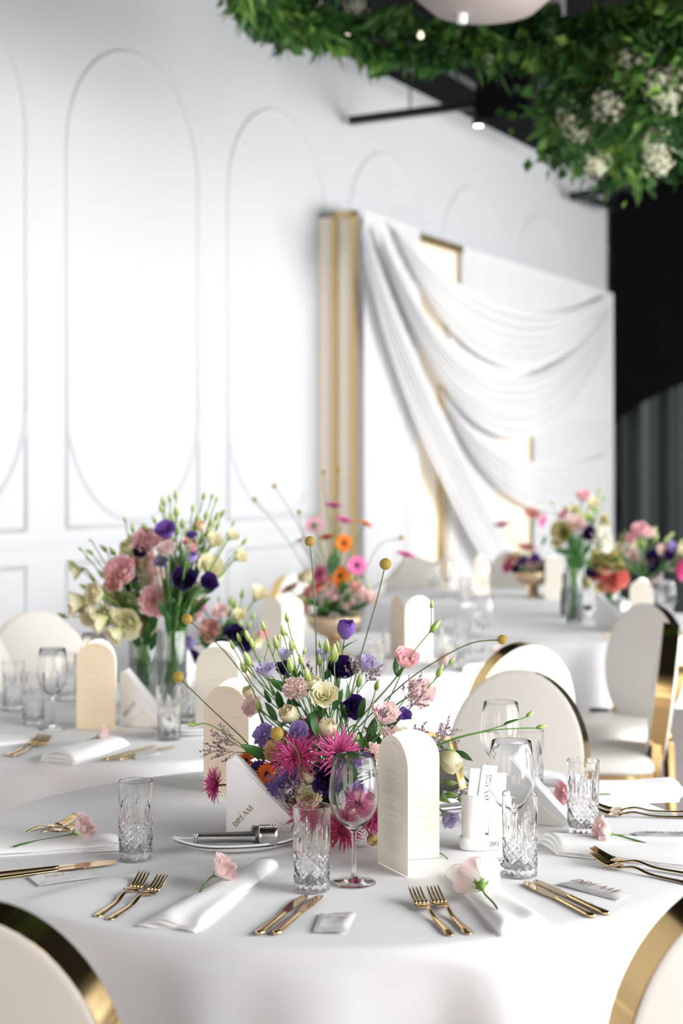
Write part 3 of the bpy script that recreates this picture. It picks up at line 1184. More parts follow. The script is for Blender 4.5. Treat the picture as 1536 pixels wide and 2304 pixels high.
# ================================================================== lettering
GL = {
    'D': (.80, [[(.14, 0, .13), (.14, 1, .13)], 'arcD']),
    'R': (.78, [[(.14, 0, .13), (.14, 1, .13)], 'arcR', [(.36, .5, .05), (.78, 0, .12)]]),
    'E': (.62, [[(.14, 0, .13), (.14, 1, .13)], [(.1, .98, .04), (.58, .98, .04)], [(.1, .5, .04), (.46, .5, .04)], [(.1, .02, .04), (.6, .02, .04)]]),
    'A': (.86, [[(.04, 0, .04), (.40, 1, .04)], [(.40, 1, .12), (.80, 0, .14)], [(.16, .34, .04), (.64, .34, .04)]]),
    'M': (1.08, [[(.06, 0, .04), (.14, 1, .04)], [(.14, 1, .12), (.50, .05, .12)], [(.50, .05, .04), (.90, 1, .04)], [(.92, 1, .13), (.98, 0, .13)]]),
    'L': (.60, [[(.14, 0, .13), (.14, 1, .13)], [(.1, .02, .04), (.58, .02, .04)]]),
    'T': (.70, [[(.35, 0, .13), (.35, 1, .13)], [(.02, .98, .04), (.68, .98, .04)]]),
    'S': (.55, [[(.08, .15, .05), (.28, .02, .08), (.45, .18, .12), (.38, .42, .13), (.16, .60, .13), (.12, .82, .1), (.28, .98, .06), (.46, .86, .04)]]),
    "'": (.22, [[(.1, .78, .05), (.12, 1, .10)]]),
    ' ': (.45, []),
}


def stroke(b, pts, X):
    n = len(pts)
    vs = []
    for i, (x, y, w) in enumerate(pts):
        x0, y0, _ = pts[max(0, i - 1)]
        x1, y1, _ = pts[min(n - 1, i + 1)]
        dx, dy = x1 - x0, y1 - y0
        L = sqrt(dx * dx + dy * dy) or 1
        nx, ny = -dy / L, dx / L
        vs += [X(x + nx * w / 2, y + ny * w / 2), X(x - nx * w / 2, y - ny * w / 2)]
    b.add(vs, [(2 * i, 2 * i + 1, 2 * i + 3, 2 * i + 2) for i in range(n - 1)])


def glyph(b, ch, X, bold=1.0):
    adv, st = GL[ch]
    for s in st:
        if s == 'arcD':
            s = [(.14 + .60 * sin(pi * k / 12), 1 - .02 - .48 * (1 - cos(pi * k / 12)), .04 + .12 * sin(pi * k / 12)) for k in range(13)]
        elif s == 'arcR':
            s = [(.14 + .48 * sin(pi * k / 10), 1 - .02 - .24 * (1 - cos(pi * k / 10)), .04 + .10 * sin(pi * k / 10)) for k in range(11)]
        stroke(b, [(x, y, max(w * bold, .04 * bold)) for x, y, w in s], X)
    return adv


def lettering(text, o, ex, ey, h, m, parent, base=Vector(), gap=.14, slant=0.0, name='lettering', star=False, surf=None, bold=1.0):
    """text centred on world point o, along ex, up ey, letter height h"""
    tot = sum(GL[c][0] for c in text) + gap * (len(text) - 1)
    b = MB()
    x0 = -tot / 2
    nrm = ex.cross(ey).normalized() * .0006
    def X_(x, y):
        p = o + ex * ((x0 + x + slant * y) * h) + ey * ((y - .5) * h) + nrm - base
        return surf(p) if surf else p
    for c in text:
        x0 += glyph(b, c, X_, bold) + gap
    if star:
        x0 = -.1
        for k in range(4):
            a = pi * k / 4
            stroke(b, [(.0 + .16 * cos(a), 1.45 + .16 * sin(a), .03), (.0 - .16 * cos(a), 1.45 - .16 * sin(a), .03)], X_)
    return b.build(name, m, parent, False)


# ================================================================== menu cards
def menu_card(fold, left, right, label, ml, mr, lean=Vector((0, 0, 0)), H=0.235, text=True):
    """a folded card on the table, both leaves arched at the top; fold, left, right are table points"""
    t = thing('menu_card', label, 'menu card', fold, 0, 'arched folded menu cards')
    for e, m, nm in ((left, ml, 'leaf'), (right, mr, 'leaf')):
        d = Vector((e.x - fold.x, e.y - fold.y, 0))
        w = d.length
        d.normalize()
        nrm = Vector((-d.y, d.x, 0))
        if nrm.y > 0:
            nrm = -nrm
        r = w / 2
        pts = [(0, 0), (w, 0), (w, H - r * .92)]
        pts += [(r + r * cos(pi * k / 20), H - r * .92 + r * .92 * sin(pi * k / 20)) for k in range(1, 20)] + [(0, H - r * .92)]

        def X(x, y, o=0.0):
            return d * x + Vector((0, 0, y)) + lean * (y / H) + nrm * o
        b = MB()
        n = len(pts)
        b.add([X(x, y, .0005) for x, y in pts] + [X(x, y, -.0005) for x, y in pts], [tuple(range(n)), tuple(reversed(range(n, 2 * n)))] + [(i, (i + 1) % n, (i + 1) % n + n, i + n) for i in range(n)])
        lf = b.build(nm, m, t, False)
        if text:
            b = MB()
            rnd = random.Random(int(w * 1e5))
            y = H - r * .92 - .012
            while y > .028:
                if rnd.random() < .26:
                    y -= .006
                    L = rnd.uniform(.10, .22) * w
                else:
                    L = rnd.uniform(.22, .36) * w
                x = w * .5 - L
                while x < w * .5 + L:
                    q = rnd.uniform(.002, .006)
                    x1 = min(x + q, w * .5 + L)
                    b.add([X(x, y, .0009), X(x1, y, .0009), X(x1, y + .0011, .0009), X(x, y + .0011, .0009)], [(0, 1, 2, 3)])
                    x = x1 + .0012
                y -= rnd.choice((.0045, .0045, .0050))
            lines = b.build('printed_lines', M['print_menu'], lf, False)
            # arched heading
            b = MB()
            txt = "LET'S DREAM"
            hgt = .0062
            R2 = r * .78
            tot = sum(GL[c][0] for c in txt) + .35 * (len(txt) - 1)
            s0 = -tot / 2
            flip = nrm.dot(d.cross(Vector((0, 0, 1)))) < 0
            for c in txt:
                adv = GL[c][0]
                a0 = (s0 + adv / 2) * hgt / R2

                def X2(x, y):
                    xx = (x - adv / 2) * hgt
                    yy = R2 + (y - .5) * hgt
                    sx = sin(a0) * yy + cos(a0) * xx
                    sy = cos(a0) * yy - sin(a0) * xx
                    if flip:
                        sx = -sx
                    return X(r + sx, H - r * .92 + sy * .92, .0010)
                glyph(b, c, X2)
                s0 += adv + .35
            b.build('heading', M['print_menu'], lf, False)
    return t


def flat(px, d):
    return Vector(((px - CX) / F * d, d, TZ + .0012))


def P_on(px, py):
    p = on(px, py)
    p.z = TZ + .0012
    return p


menu_card(P_on(850, 1941), P_on(918, 1975), P_on(988, 1931), 'cream arched menu card standing right of the front wine glass', M['card'], M['card'])
menu_card(flat(458, 3.44), flat(560, 3.38), flat(584, 3.62), 'beige arched menu card behind the folded napkin stand on the nearest table', M['cardwarm'], M['card'])
menu_card(flat(172, 4.28), flat(259, 4.26), flat(262, 4.42), 'sand-coloured arched menu card on the left table', M['cardbeige'], M['card'])
menu_card(flat(440, 4.22), flat(537, 4.16), flat(548, 4.36), 'cream arched menu card right of the tall vases on the left table', M['card'], M['paper'])
menu_card(flat(635, 5.78), flat(586, 5.84), flat(682, 5.84), 'pair-leaved pale card left of the gerbera bowl', M['card'], M['cardwarm'], text=False)
menu_card(flat(912, 5.82), flat(878, 5.98), flat(972, 5.90), 'two-tone arched card right of the gerbera bowl', M['cardwarm'], M['card'], text=False)
menu_card(flat(1416, 6.75), flat(1468, 6.70), flat(1470, 6.95), 'cream arched card on the right table above the white chair', M['card'], M['paper'], text=False)
menu_card(flat(1226, 8.62), flat(1266, 8.60), flat(1262, 8.80), 'cream card just right of the far gold bowl', M['card'], M['paper'], text=False)
menu_card(flat(1066, 8.60), flat(1100, 8.64), flat(1090, 8.85), 'beige card left of the far gold bowl among the glasses', M['cardwarm'], M['card'], text=False)

# ================================================================== triangular napkin stands
def napkin_stand(bl, br, h, label, thick=0.026, text=True, m=None):
    """upright right-angled triangle: square corner at bl, long slope from its top down to br"""
    m = m or M['white_card']
    t = thing('napkin_stand', label, 'napkin holder', bl, 0, 'triangular white napkin stands')
    d = Vector((br.x - bl.x, br.y - bl.y, 0))
    w = d.length
    d.normalize()
    nrm = Vector((-d.y, d.x, 0))
    if nrm.y < 0:
        nrm = -nrm            # away from the camera

    def X(x, y, o):
        return d * x + Vector((0, 0, y)) + nrm * o

    def slab(pts, o0, o1, name, mm):
        n = len(pts)
        b = MB().add([X(x, y, o0) for x, y in pts] + [X(x, y, o1) for x, y in pts], [tuple(range(n)), tuple(reversed(range(n, 2 * n)))] + [(i, (i + 1) % n, (i + 1) % n + n, i + n) for i in range(n)])
        o = b.build(name, mm, t, False)
        return o
    tip = .10 * h
    front = [(0, 0), (w, 0), (w, tip), (.012, h), (0, h - .006)]
    fr = slab(front, 0, .0022, 'front_cover', m)
    slab([(0, 0), (w, 0), (w, tip + .004), (.014, h + .006), (0, h)], thick - .0022, thick, 'rear_cover', m)
    for k in range(4):
        o0 = .004 + k * (thick - .008) / 4
        slab([(.003, .004), (w - .003, .004), (w - .003, tip + .002 + .002 * (k % 2)), (.016, h + .002 + .002 * (k % 2)), (.003, h - .002)], o0, o0 + (thick - .008) / 4 - .0007, 'paper_napkin', M['paper'])
    # pocket flap: lower triangle folded over the front
    slab([(.16 * w, 0), (w, 0), (w, tip * .5), (.90 * w, tip * .7), (.54 * w, .33 * h)], -.0026, -.0003, 'pocket', M['pocket'])
    if text:
        ang = radians(47)
        ex = d * cos(ang) + Vector((0, 0, sin(ang)))
        ey = -d * sin(ang) + Vector((0, 0, cos(ang)))
        c = bl + d * (.20 * w) + Vector((0, 0, .31 * h)) - nrm * .0008
        lettering('DREAM', c, ex, ey, .0105, M['print_gold'], fr, bl, gap=.16, star=True, bold=1.3)
    return t


napkin_stand(P_on(509, 1893), P_on(698, 1904), .156, 'white triangular napkin stand with gold lettering left of the bouquet')
napkin_stand(flat(270, 4.34), flat(378, 4.27), .150, 'white triangular napkin stand before the tall vases on the left table')
napkin_stand(flat(1108, 3.16), flat(1276, 3.10), .150, 'white triangular napkin stand seen through the wine glasses at right', text=False)
napkin_stand(flat(1338, 7.05), flat(1412, 6.95), .150, 'white triangular napkin stand beside the slim vase on the right table', text=False)
napkin_stand(flat(410, 4.95), flat(470, 4.99), .150, 'white triangular napkin stand mostly hidden behind the tall vases', text=False)

# ================================================================== porcelain sachet holder
hp = P_on(1090, 1907)
t = thing('sachet_holder', 'white porcelain sachet holder with two cups beside the cream menu card', 'holder', hp, radians(22))
MB().lathe([(0, 0), (.96, 0), (1.0, .006), (1.0, .019), (.96, .023), (.90, .0235), (0, .0235)], 48, .052, .029).build('tray', M['porcelain'], t)
tr = t.children[0]
for sx in (-1, 1):
    b = MB()

    def cup(i, j, sx=sx):
        a = i * 2 * pi
        x, y = cos(a), sin(a)
        # D section with the flat towards the middle
        xx = .0225 * max(-.86, x * sx) * sx
        yy = .0225 * y
        z = .0235 + .078 * j
        if j == 1:
            z -= .012 * max(0, -x * sx) ** 2
        k = 1 - .03 * (1 - j)
        return (xx * k + sx * .0235, yy * k, z)
    b.grid(cup, 36, 8, True)

    def cin(i, j, sx=sx):
        p = Vector(cup(i, 1 - j, sx))
        c = Vector((sx * .0235, 0, p.z))
        return c + (p - c) * .90 + Vector((0, 0, .012 * j if j > .9 else 0))
    b.grid(cin, 36, 8, True)
    b.build('cup', M['porcelain'], t)
for k, (x, y, hgt, tl, m) in enumerate([(-.028, -.002, .118, .10, 'paper'), (-.012, -.006, .124, .16, 'paper'), (.016, .0, .112, -.10, 'paper'), (.026, .004, .105, .06, 'paper')]):
    R_ = Matrix.Rotation(tl, 3, 'Y')
    b = MB().box((0, 0, hgt / 2), (.030, .0022, hgt), None)
    b.v = [tuple((R_ @ Vector(p)) + Vector((x, y, .030))) for p in b.v]
    s_ = b.build('sachet_stick', M['paper'], t, False)
    if k == 1:
        ex = R_ @ Vector((0, 0, -1))
        ey = R_ @ Vector((1, 0, 0))
        lettering('DREAM', R_ @ Vector((0, 0, .083)) + Vector((x, y - .0016, .030)), ex, ey, .0095, M['print_grey'], s_, gap=.2, bold=1.6)
        lettering('T', R_ @ Vector((.004, 0, .119)) + Vector((x, y - .0016, .030)), R_ @ Vector((1, 0, 0)), R_ @ Vector((0, 0, 1)), .003, M['print_grey'], s_, name='mark')


def tray_surf(p):
    a = max(-1, min(1, p.x / .0526))
    return Vector((p.x, -.0296 * sqrt(max(0, 1 - a * a)), p.z))


lettering('DREAM', Vector((.016, -.029, .0115)), Vector((1, 0, 0)), Vector((0, 0, 1)), .0085, M['print_grey'], tr, gap=.16, slant=.15, surf=tray_surf, bold=1.5)

# ================================================================== dishes with tongs
def dish(c, rz, label, L=.105, Wd=.048):
    t = thing('leaf_dish', label, 'dish', (c.x, c.y, TZ + .0012), rz, 'leaf-shaped porcelain dishes')

    def outl(a):
        x, y = cos(a), sin(a)
        p = abs(x) ** 6
        return Vector((L * (x * (1 + .18 * p)), Wd * y * (1 - .5 * p), 0))

    def top(i, j):
        p = outl(i * 2 * pi) * j
        return (p.x, p.y, .004 + .017 * j ** 2.2 + .010 * j ** 4 * abs(cos(i * 2 * pi)) ** 8)

    def bot(i, j):
        p = outl(i * 2 * pi) * j
        return (p.x, p.y, max(0, .014 * j ** 2.6 + .010 * j ** 4 * abs(cos(i * 2 * pi)) ** 8 + (.0 if j < .6 else .0015 * (j - .6))))
    MB().grid(top, 48, 10, True).grid(bot, 48, 10, True).build('bowl', M['porcelain'], t, True)
    b = MB()
    rim = []
    for k in range(49):
        a = 2 * pi * k / 48
        p = outl(a)
        rim.append((p.x, p.y, .0195 + .010 * abs(cos(a)) ** 8))
    b.tube(rim, .0024, 6, False).build('rim', M['porcelain'], t)
    return t


def tongs(c, rz, label, z):
    t = thing('serving_tongs', label, 'tongs', (c.x, c.y, TZ + z), rz, 'steel serving tongs')
    # bend at x=-.08, claws at x=+.07
    for s in (-1, 1):
        def arm(i, j, s=s):
            x = -.072 + .104 * j
            y = s * (.007 + .006 * j)
            w = .0075
            return (x, y + s * .0025 * (1 - (2 * i - 1) ** 2), .003 + (i - .5) * 2 * w + .008)
        b = MB().grid(arm, 6, 12)
        b.grid(lambda i, j: Vector(arm(i, j)) - Vector((0, s * .0016, 0)), 6, 12)
        b.build('arm', M['steel'], t)

        def claw(i, j, s=s):
            a = lerp(-1.9, 1.9, i)
            x = .026 + .034 * j
            if (i < .01 or i > .99):
                pass
            return (x + (.012 if s < 0 else 0), s * (.004 + .012 * cos(a)) + s * .004, .013 + .0165 * sin(a))
        b = MB().grid(claw, 14, 6)
        # serrated teeth along both free edges
        for e in (0, 1):
            for k in range(7):
                x0 = .027 + (.012 if s < 0 else 0) + k * .0046
                p0 = Vector(claw(e, 0))
                dz = .005 if e else -.005
                b.add([(x0, p0.y, p0.z), (x0 + .0046, p0.y, p0.z), (x0 + .0023, p0.y - s * .003, p0.z + dz)], [(0, 1, 2)])
        o = b.build('claw', M['steel'], t)
        md = o.modifiers.new('thick', 'SOLIDIFY')
        md.thickness = .0014
    b = MB()
    b.grid(lambda i, j: (-.072 - .008 * sin(pi * j), -.0075 * cos(pi * j), .003 + .008 + (i - .5) * .015), 4, 10)
    o = b.build('bend', M['steel'], t)
    md = o.modifiers.new('thick', 'SOLIDIFY')
    md.thickness = .0016


c = on(540, 1915)
dish(c, radians(12), 'leaf-shaped white porcelain dish under the steel tongs at front left')
c2 = on(534, 1922)
tongs(c2, radians(6), 'steel serrated tongs lying on the leaf dish at front left', .020)
dc = on(1000, 1830)
dish(dc, radians(30), 'leaf-shaped white dish mostly hidden behind the cream menu card', .10, .045)
tongs(on(1005, 1838), radians(28), 'steel tongs on the dish hidden behind the menu card', .020)
dish(on(430, 1655), radians(10), 'blurred white dish right of the tumbler on the left table', .09, .045)

# ================================================================== sachets on the cloth
def sachet(cs, label, text, tm, seed=0, tilt=0.004):
    C = [on(*c) for c in cs]       # left-top, right-top, right-bottom, left-bottom
    o = sum(C, Vector()) / 4
    o.z = TZ + .0012
    t = thing('sachet', label, 'sachet', o, 0, 'small white foil sachets')
    rnd = random.Random(seed)
    ph = rnd.uniform(0, 6)

    def pos(i, j, top):
        p = C[3].lerp(C[2], i).lerp(C[0].lerp(C[1], i), j)
        e = min(1, min(i, 1 - i) * 7) * min(1, min(j, 1 - j) * 5)
        z = .0006 + (.0045 * e ** .7 + .0010 * sin(11 * i + ph) * sin(6 * j + ph) * e if top else 0) + tilt * abs(sin(2.5 * i + ph)) * .5
        return (p.x - o.x, p.y - o.y, z)
    b = MB().grid(lambda i, j: pos(i, j, True), 24, 12).grid(lambda i, j: pos(i, j, False), 24, 12)
    pk = b.build('packet', M['foil'], t)
    if text:
        ex = (C[2] - C[3])
        ey = (C[0] - C[3])
        W_, H_ = ex.length, ey.length
        ex.normalize()
        ey.normalize()
        cen = (C[0] + C[1] + C[2] + C[3]) / 4 - o
        cen.z = .0086
        tot = 4.9
        h = min(W_ * .72 / tot, H_ * .5)
        lettering('DREAM', cen, ex, ey, h, tm, pk, gap=.16, slant=.1, bold=1.3)
    return t


sachet([(62, 1976), (210, 1962), (228, 1976), (90, 1998)], 'white sachet with faint lettering beneath the gold knives at the left edge', True, M['print_menu'], 1)
sachet([(720, 2058), (803, 2057), (780, 2103), (704, 2100)], 'white sachet in the foreground right of the front knives', True, M['print_gold'], 2)
sachet([(1300, 1984), (1418, 2016), (1390, 2030), (1252, 1993)], 'white sachet with brown lettering by the lower right knives', True, M['print_brown'], 3)
sachet([(1424, 1876), (1550, 1874), (1560, 1896), (1440, 1894)], 'white sachet lying on a knife at the right edge', True, M['print_gold'], 4)
sachet([(290, 1702), (350, 1692), (370, 1700), (310, 1712)], 'blurred white sachet beside the knives on the left table', False, None, 5)

# ================================================================== dark picture with a gold frame behind the bouquet
tl, trr, br_, bl_ = at(946, 1642, 3.47), at(1019, 1660, 3.36), P_on(1053, 1816), None
bl_ = br_ + (tl - trr)
t = thing('picture_frame', 'gold-framed dark picture leaning behind the bouquet at right', 'picture frame', bl_)
ex = (br_ - bl_)
ey = (tl - bl_)
nn = ex.cross(ey).normalized()


def qb(b, x0, x1, y0, y1, o0, o1):
    vs = [ex * x + ey * y + nn * o_ for x in (x0, x1) for y in (y0, y1) for o_ in (o0, o1)]
    b.add(vs, [(0, 1, 3, 2), (4, 6, 7, 5), (0, 4, 5, 1), (2, 3, 7, 6), (0, 2, 6, 4), (1, 5, 7, 3)])


for (x0, x1, y0, y1) in ((0, .07, 0, 1), (.93, 1, 0, 1), (.07, .93, 0, .05), (.07, .93, .95, 1)):
    b = MB()
    qb(b, x0, x1, y0, y1, -.006, .006)
    b.build('frame_bar', M['gold'], t, False)
b = MB()
qb(b, .07, .93, .05, .95, -.003, .001)
b.build('white_mount', M['paper'], t, False)
b = MB()
qb(b, .16, .84, .14, .80, .001, .0022)
b.build('dark_print', M['photo'], t, False)
b = MB().bar(ex * .5 + ey * .6 - nn * .006, Vector((ex.x * .5 - nn.x * .09, ex.y * .5 - nn.y * .09, .002)), .02, .004)
b.build('strut', M['track'], t, False)

# ================================================================== flowers
def petal(b, a, half, opn, H, ruf, ph, nu=6, nv=6, spiral=.06, flare=0.25, tip=.18, k=1.0):
    """one petal of a cup-shaped bloom, a slice of a flaring surface of revolution with a ruffled edge"""
    def fn(i, j):
        s = i * 2 - 1
        v = j
        if flare < 0:
            r = opn * sin(pi * (.10 + .60 * v)) ** .8 * (1 + .25 * flare * v)
            z = H * (v ** .95) - tip * H * s * s * v * v
        else:
            r = opn * (.10 + .78 * sin(min(1, v * 1.08) * pi / 2) ** 1.1 + flare * max(0, v - .55) ** 2 * 2.2)
            z = H * (v ** .95) - tip * H * s * s * v * v - flare * .55 * max(0, v - .6) ** 2 * H * opn
        w = half * (.55 + .45 * sin(min(1, v * 1.3) * pi / 2))
        an = a + s * w
        r = r * (1 + spiral * s) + ruf * v ** 3 * sin(5.3 * s * k + ph) * .8
        z = z + ruf * v ** 3 * cos(4.1 * s * k + ph * 1.7)
        return (r * cos(an), r * sin(an), z)
    b.grid(fn, nu, nv)
    return b


STY = {
    # layers: (count, half angle, opening, height, ruffle, flare)
    'cup': [(5, .74, 1.0, 1.35, .10, .26), (5, .74, .80, 1.45, .09, .18), (5, .74, .58, 1.50, .08, .10), (4, .85, .38, 1.46, .06, .05), (3, 1.0, .2, 1.38, .04, 0)],
    'open': [(6, .66, 1.0, .80, .08, .55), (5, .72, .80, .86, .07, .40), (5, .75, .56, .88, .05, .2), (3, 1.0, .28, .8, .03, 0)],
    'tall': [(4, .95, .98, 1.95, .06, -.1), (3, 1.1, .78, 2.0, .05, -.3), (3, 1.1, .55, 1.98, .04, -.2), (3, 1.2, .3, 1.9, .03, -.1)],
    'liz': [(6, .62, 1.0, 1.15, .13, .40), (6, .62, .84, 1.25, .13, .30), (5, .66, .62, 1.32, .11, .2), (4, .8, .4, 1.3, .09, .1), (3, 1.0, .2, 1.2, .06, 0)],
    'bell': [(5, .80, .86, 1.55, .07, .42), (5, .80, .62, 1.45, .05, .2), (3, 1.0, .34, 1.3, .03, 0)],
    'ruffle': [(7, .52, 1.0, .95, .16, .40), (7, .52, .84, 1.10, .16, .30), (6, .55, .62, 1.20, .15, .2), (5, .6, .40, 1.22, .13, .1), (3, .9, .2, 1.15, .1, 0)],
    'globe': [(6, .70, .98, 1.05, .04, -.10), (6, .70, .88, 1.16, .04, -.25), (5, .78, .72, 1.22, .03, -.3), (5, .8, .54, 1.24, .03, -.3), (4, .9, .36, 1.24, .02, -.2), (3, 1.0, .2, 1.22, .02, 0)],
}
_petcache = {}


def petals_of(style, seed, detail=True):
    key = (style, seed, detail)
    if key in _petcache:
        return _petcache[key]
    rnd = random.Random(hash(style) % 1 + seed * 13 + len(style))
    out = []
    for li, (n, half, opn, H, ruf, fl) in enumerate(STY[style]):
        off = rnd.uniform(0, 6.28)
        for k in range(n):
            b = MB()
            petal(b, off + 2 * pi * k / n + rnd.uniform(-.1, .1), half * rnd.uniform(.92, 1.1), opn * rnd.uniform(.94, 1.07), H * rnd.uniform(.93, 1.05), ruf * rnd.uniform(.7, 1.3), rnd.uniform(0, 6),
                  6 if detail else 4, 6 if detail else 4, flare=fl)
            out.append(b)
    _petcache[key] = out
    return out


_mcache = {}


def petal_meshes(style, seed, col):
    key = ('p', style, seed, col)
    if key not in _mcache:
        res = []
        for b in petals_of(style, seed):
            m = MB()
            m.v, m.f, m.t = b.v, b.f, b.t
            res.append(m.mesh('petal', PET[col]))
        _mcache[key] = res
    return _mcache[key]


def bloom_mesh(style, seed, col):
    key = ('b', style, seed, col)
    if key not in _mcache:
        m = MB()
        for b in petals_of(style, seed, False):
            m.add(b.v, b.f, b.t)
        _mcache[key] = m.mesh('bloom', PET[col])
    return _mcache[key]


def calyx_mesh():
    if 'calyx' not in _mcache:
        b = MB().lathe([(0, -.16), (.07, -.14), (.13, -.02), (.16, .10), (.12, .18), (0, .2)], 10, t=.2)
        for k in range(5):
            a = 2 * pi * k / 5

            def sep(i, j, a=a):
                s = i * 2 - 1
                w = .07 * sin(pi * min(1, .15 + j * .85)) + .004
                r = .14 + .26 * sin(j * 1.4)
                return (r * cos(a) - s * w * sin(a), r * sin(a) + s * w * cos(a), .02 + .42 * j)
            b.grid(sep, 2, 5)
        _mcache['calyx'] = b.mesh('calyx', M['calyx'])
    return _mcache['calyx']


def bud_mesh(v=0):
    key = ('bud', v)
    if key not in _mcache:
        b = MB()
        pr = [(0, 0), (.16, .03), (.27, .18), (.33, .42), (.33, .70), (.26, 1.0), (.17, 1.3), (.08, 1.52), (.0, 1.62)]
        n = 12
        for i, (r, z) in enumerate(pr):
            for k in range(n):
                a = 2 * pi * k / n + z * .9
                rr = r * (1 + .10 * sin(3 * (a + z * .5)))
                b.v.append((rr * cos(a), rr * sin(a), z))
                b.t.append(z / 1.62)
        for i in range(len(pr) - 1):
            for k in range(n):
                b.f.append((i * n + k, i * n + (k + 1) % n, (i + 1) * n + (k + 1) % n, (i + 1) * n + k))
        for k in range(4):
            a = 2 * pi * k / 4 + .3

            def sep(i, j, a=a):
                s = i * 2 - 1
                w = .06 * (1 - j) + .008
                r = .2 + .20 * sin(min(1, j * 1.2) * pi * .6)
                return (r * cos(a) - s * w * sin(a), r * sin(a) + s * w * cos(a), .02 + (.95 + .3 * v) * j)
            b.grid(sep, 2, 4, t=lambda i, j: .1)
        _mcache[key] = b.mesh('bud', M['bud'])
    return _mcache[key]


def gerbera_meshes(col, spider, seed):
    key = ('g', col, spider, seed)
    if key in _mcache:
        return _mcache[key]
    rnd = random.Random(seed + 5)
    b = MB()
    layers = [(30, 1.0, .02), (28, .90, .12), (26, .76, .24), (22, .58, .36), (18, .42, .44)] if spider else [(22, 1.0, .02), (20, .86, .10)]
    for n, L, lift in layers:
        for k in range(n):
            a = 2 * pi * (k + rnd.uniform(-.3, .3)) / n
            Lk = L * rnd.uniform(.86, 1.08)
            cur = rnd.uniform(-.12, .22) if spider else rnd.uniform(-.08, .06)
            wd = .043 if spider else .105
            tw = rnd.uniform(-.25, .25) if spider else 0

            def pt(i, j, a=a, Lk=Lk, cur=cur, wd=wd, lift=lift, tw=tw):
                s = i * 2 - 1
                w = wd * (sin(pi * min(1, .20 + j * .80)) ** .7 if not spider else (1 - j) ** .6 * (.5 + j)) + .003
                r = .16 + (Lk - .16) * j
                z = lift * sin(j * 1.6) + cur * j * j + .03 * abs(s)
                an = a + tw * j * j
                return (r * cos(an) - s * w * sin(an), r * sin(an) + s * w * cos(an), z + .02)
            b.grid(pt, 2, 6 if spider else 5)
    me = b.mesh('ray_petals', PET[col])
    d = MB().lathe([(0, .10), (.10, .10), (.19, .075), (.24, .03), (.24, -.02), (0, -.05)], 18)
    rr = random.Random(3)
    for k in range(46):
        q = sqrt((k + .5) / 46) * .22
        a = k * 2.399
        d.tube([(q * cos(a), q * sin(a), .06), (q * 1.05 * cos(a), q * 1.05 * sin(a), .14 - q * .2)], [.016, .008], 4, t=rr.random())
    if spider:
        d.xf(Matrix.Scale(.62, 4))
    dm = d.mesh('disc', PET['deeppink'] if spider else M['disc'])
    g = MB().lathe([(0, -.22), (.06, -.20), (.12, -.12), (.26, -.03), (.30, .01), (.2, .02), (0, .02)], 14, t=.6).mesh('calyx', M['discg'])
    _mcache[key] = (me, dm, g)
    return _mcache[key]


def crasp_mesh():
    if 'crasp' not in _mcache:
        b = MB()
        n = 240
        b.lathe([(.93 * sin(pi * k / 10), -.93 * cos(pi * k / 10)) for k in range(11)], 16, t=.15)
        for k in range(n):
            z = 1 - 2 * (k + .5) / n
            r = sqrt(1 - z * z)
            a = k * 2.39996
            p = Vector((r * cos(a), r * sin(a), z))
            x = p.orthogonal().normalized()
            y = p.cross(x)
            w = .058
            b.add([p * .92 + x * w, p * .92 + y * w, p * .92 - x * w, p * .92 - y * w, p * 1.05 + x * w * .5, p * 1.05 + y * w * .5, p * 1.05 - x * w * .5, p * 1.05 - y * w * .5],
                  [(0, 1, 5, 4), (1, 2, 6, 5), (2, 3, 7, 6), (3, 0, 4, 7), (4, 5, 6, 7)], [.25] * 4 + [.95] * 4)
        _mcache['crasp'] = b.mesh('floret_ball', M['crasp'], False)
    return _mcache['crasp']


def leaf_mesh(v=0):
    key = ('leaf', v)
    if key not in _mcache:
        rnd = random.Random(v)
        bend = rnd.uniform(-.25, .35)

        def fn(i, j):
            s = i * 2 - 1
            w = .17 * (sin(pi * min(1, .06 + .94 * j) ** .85)) ** .8 + .004
            return (s * w, -abs(s) * -.10 * w * 4 * .4 + bend * j * j + .03 * sin(6 * j + s), j)
        _mcache[key] = MB().grid(fn, 4, 9).mesh('leaf', M['leaf'])
    return _mcache[key]


def quat_z(d):
    return Vector((0, 0, 1)).rotation_difference(Vector(d).normalized())


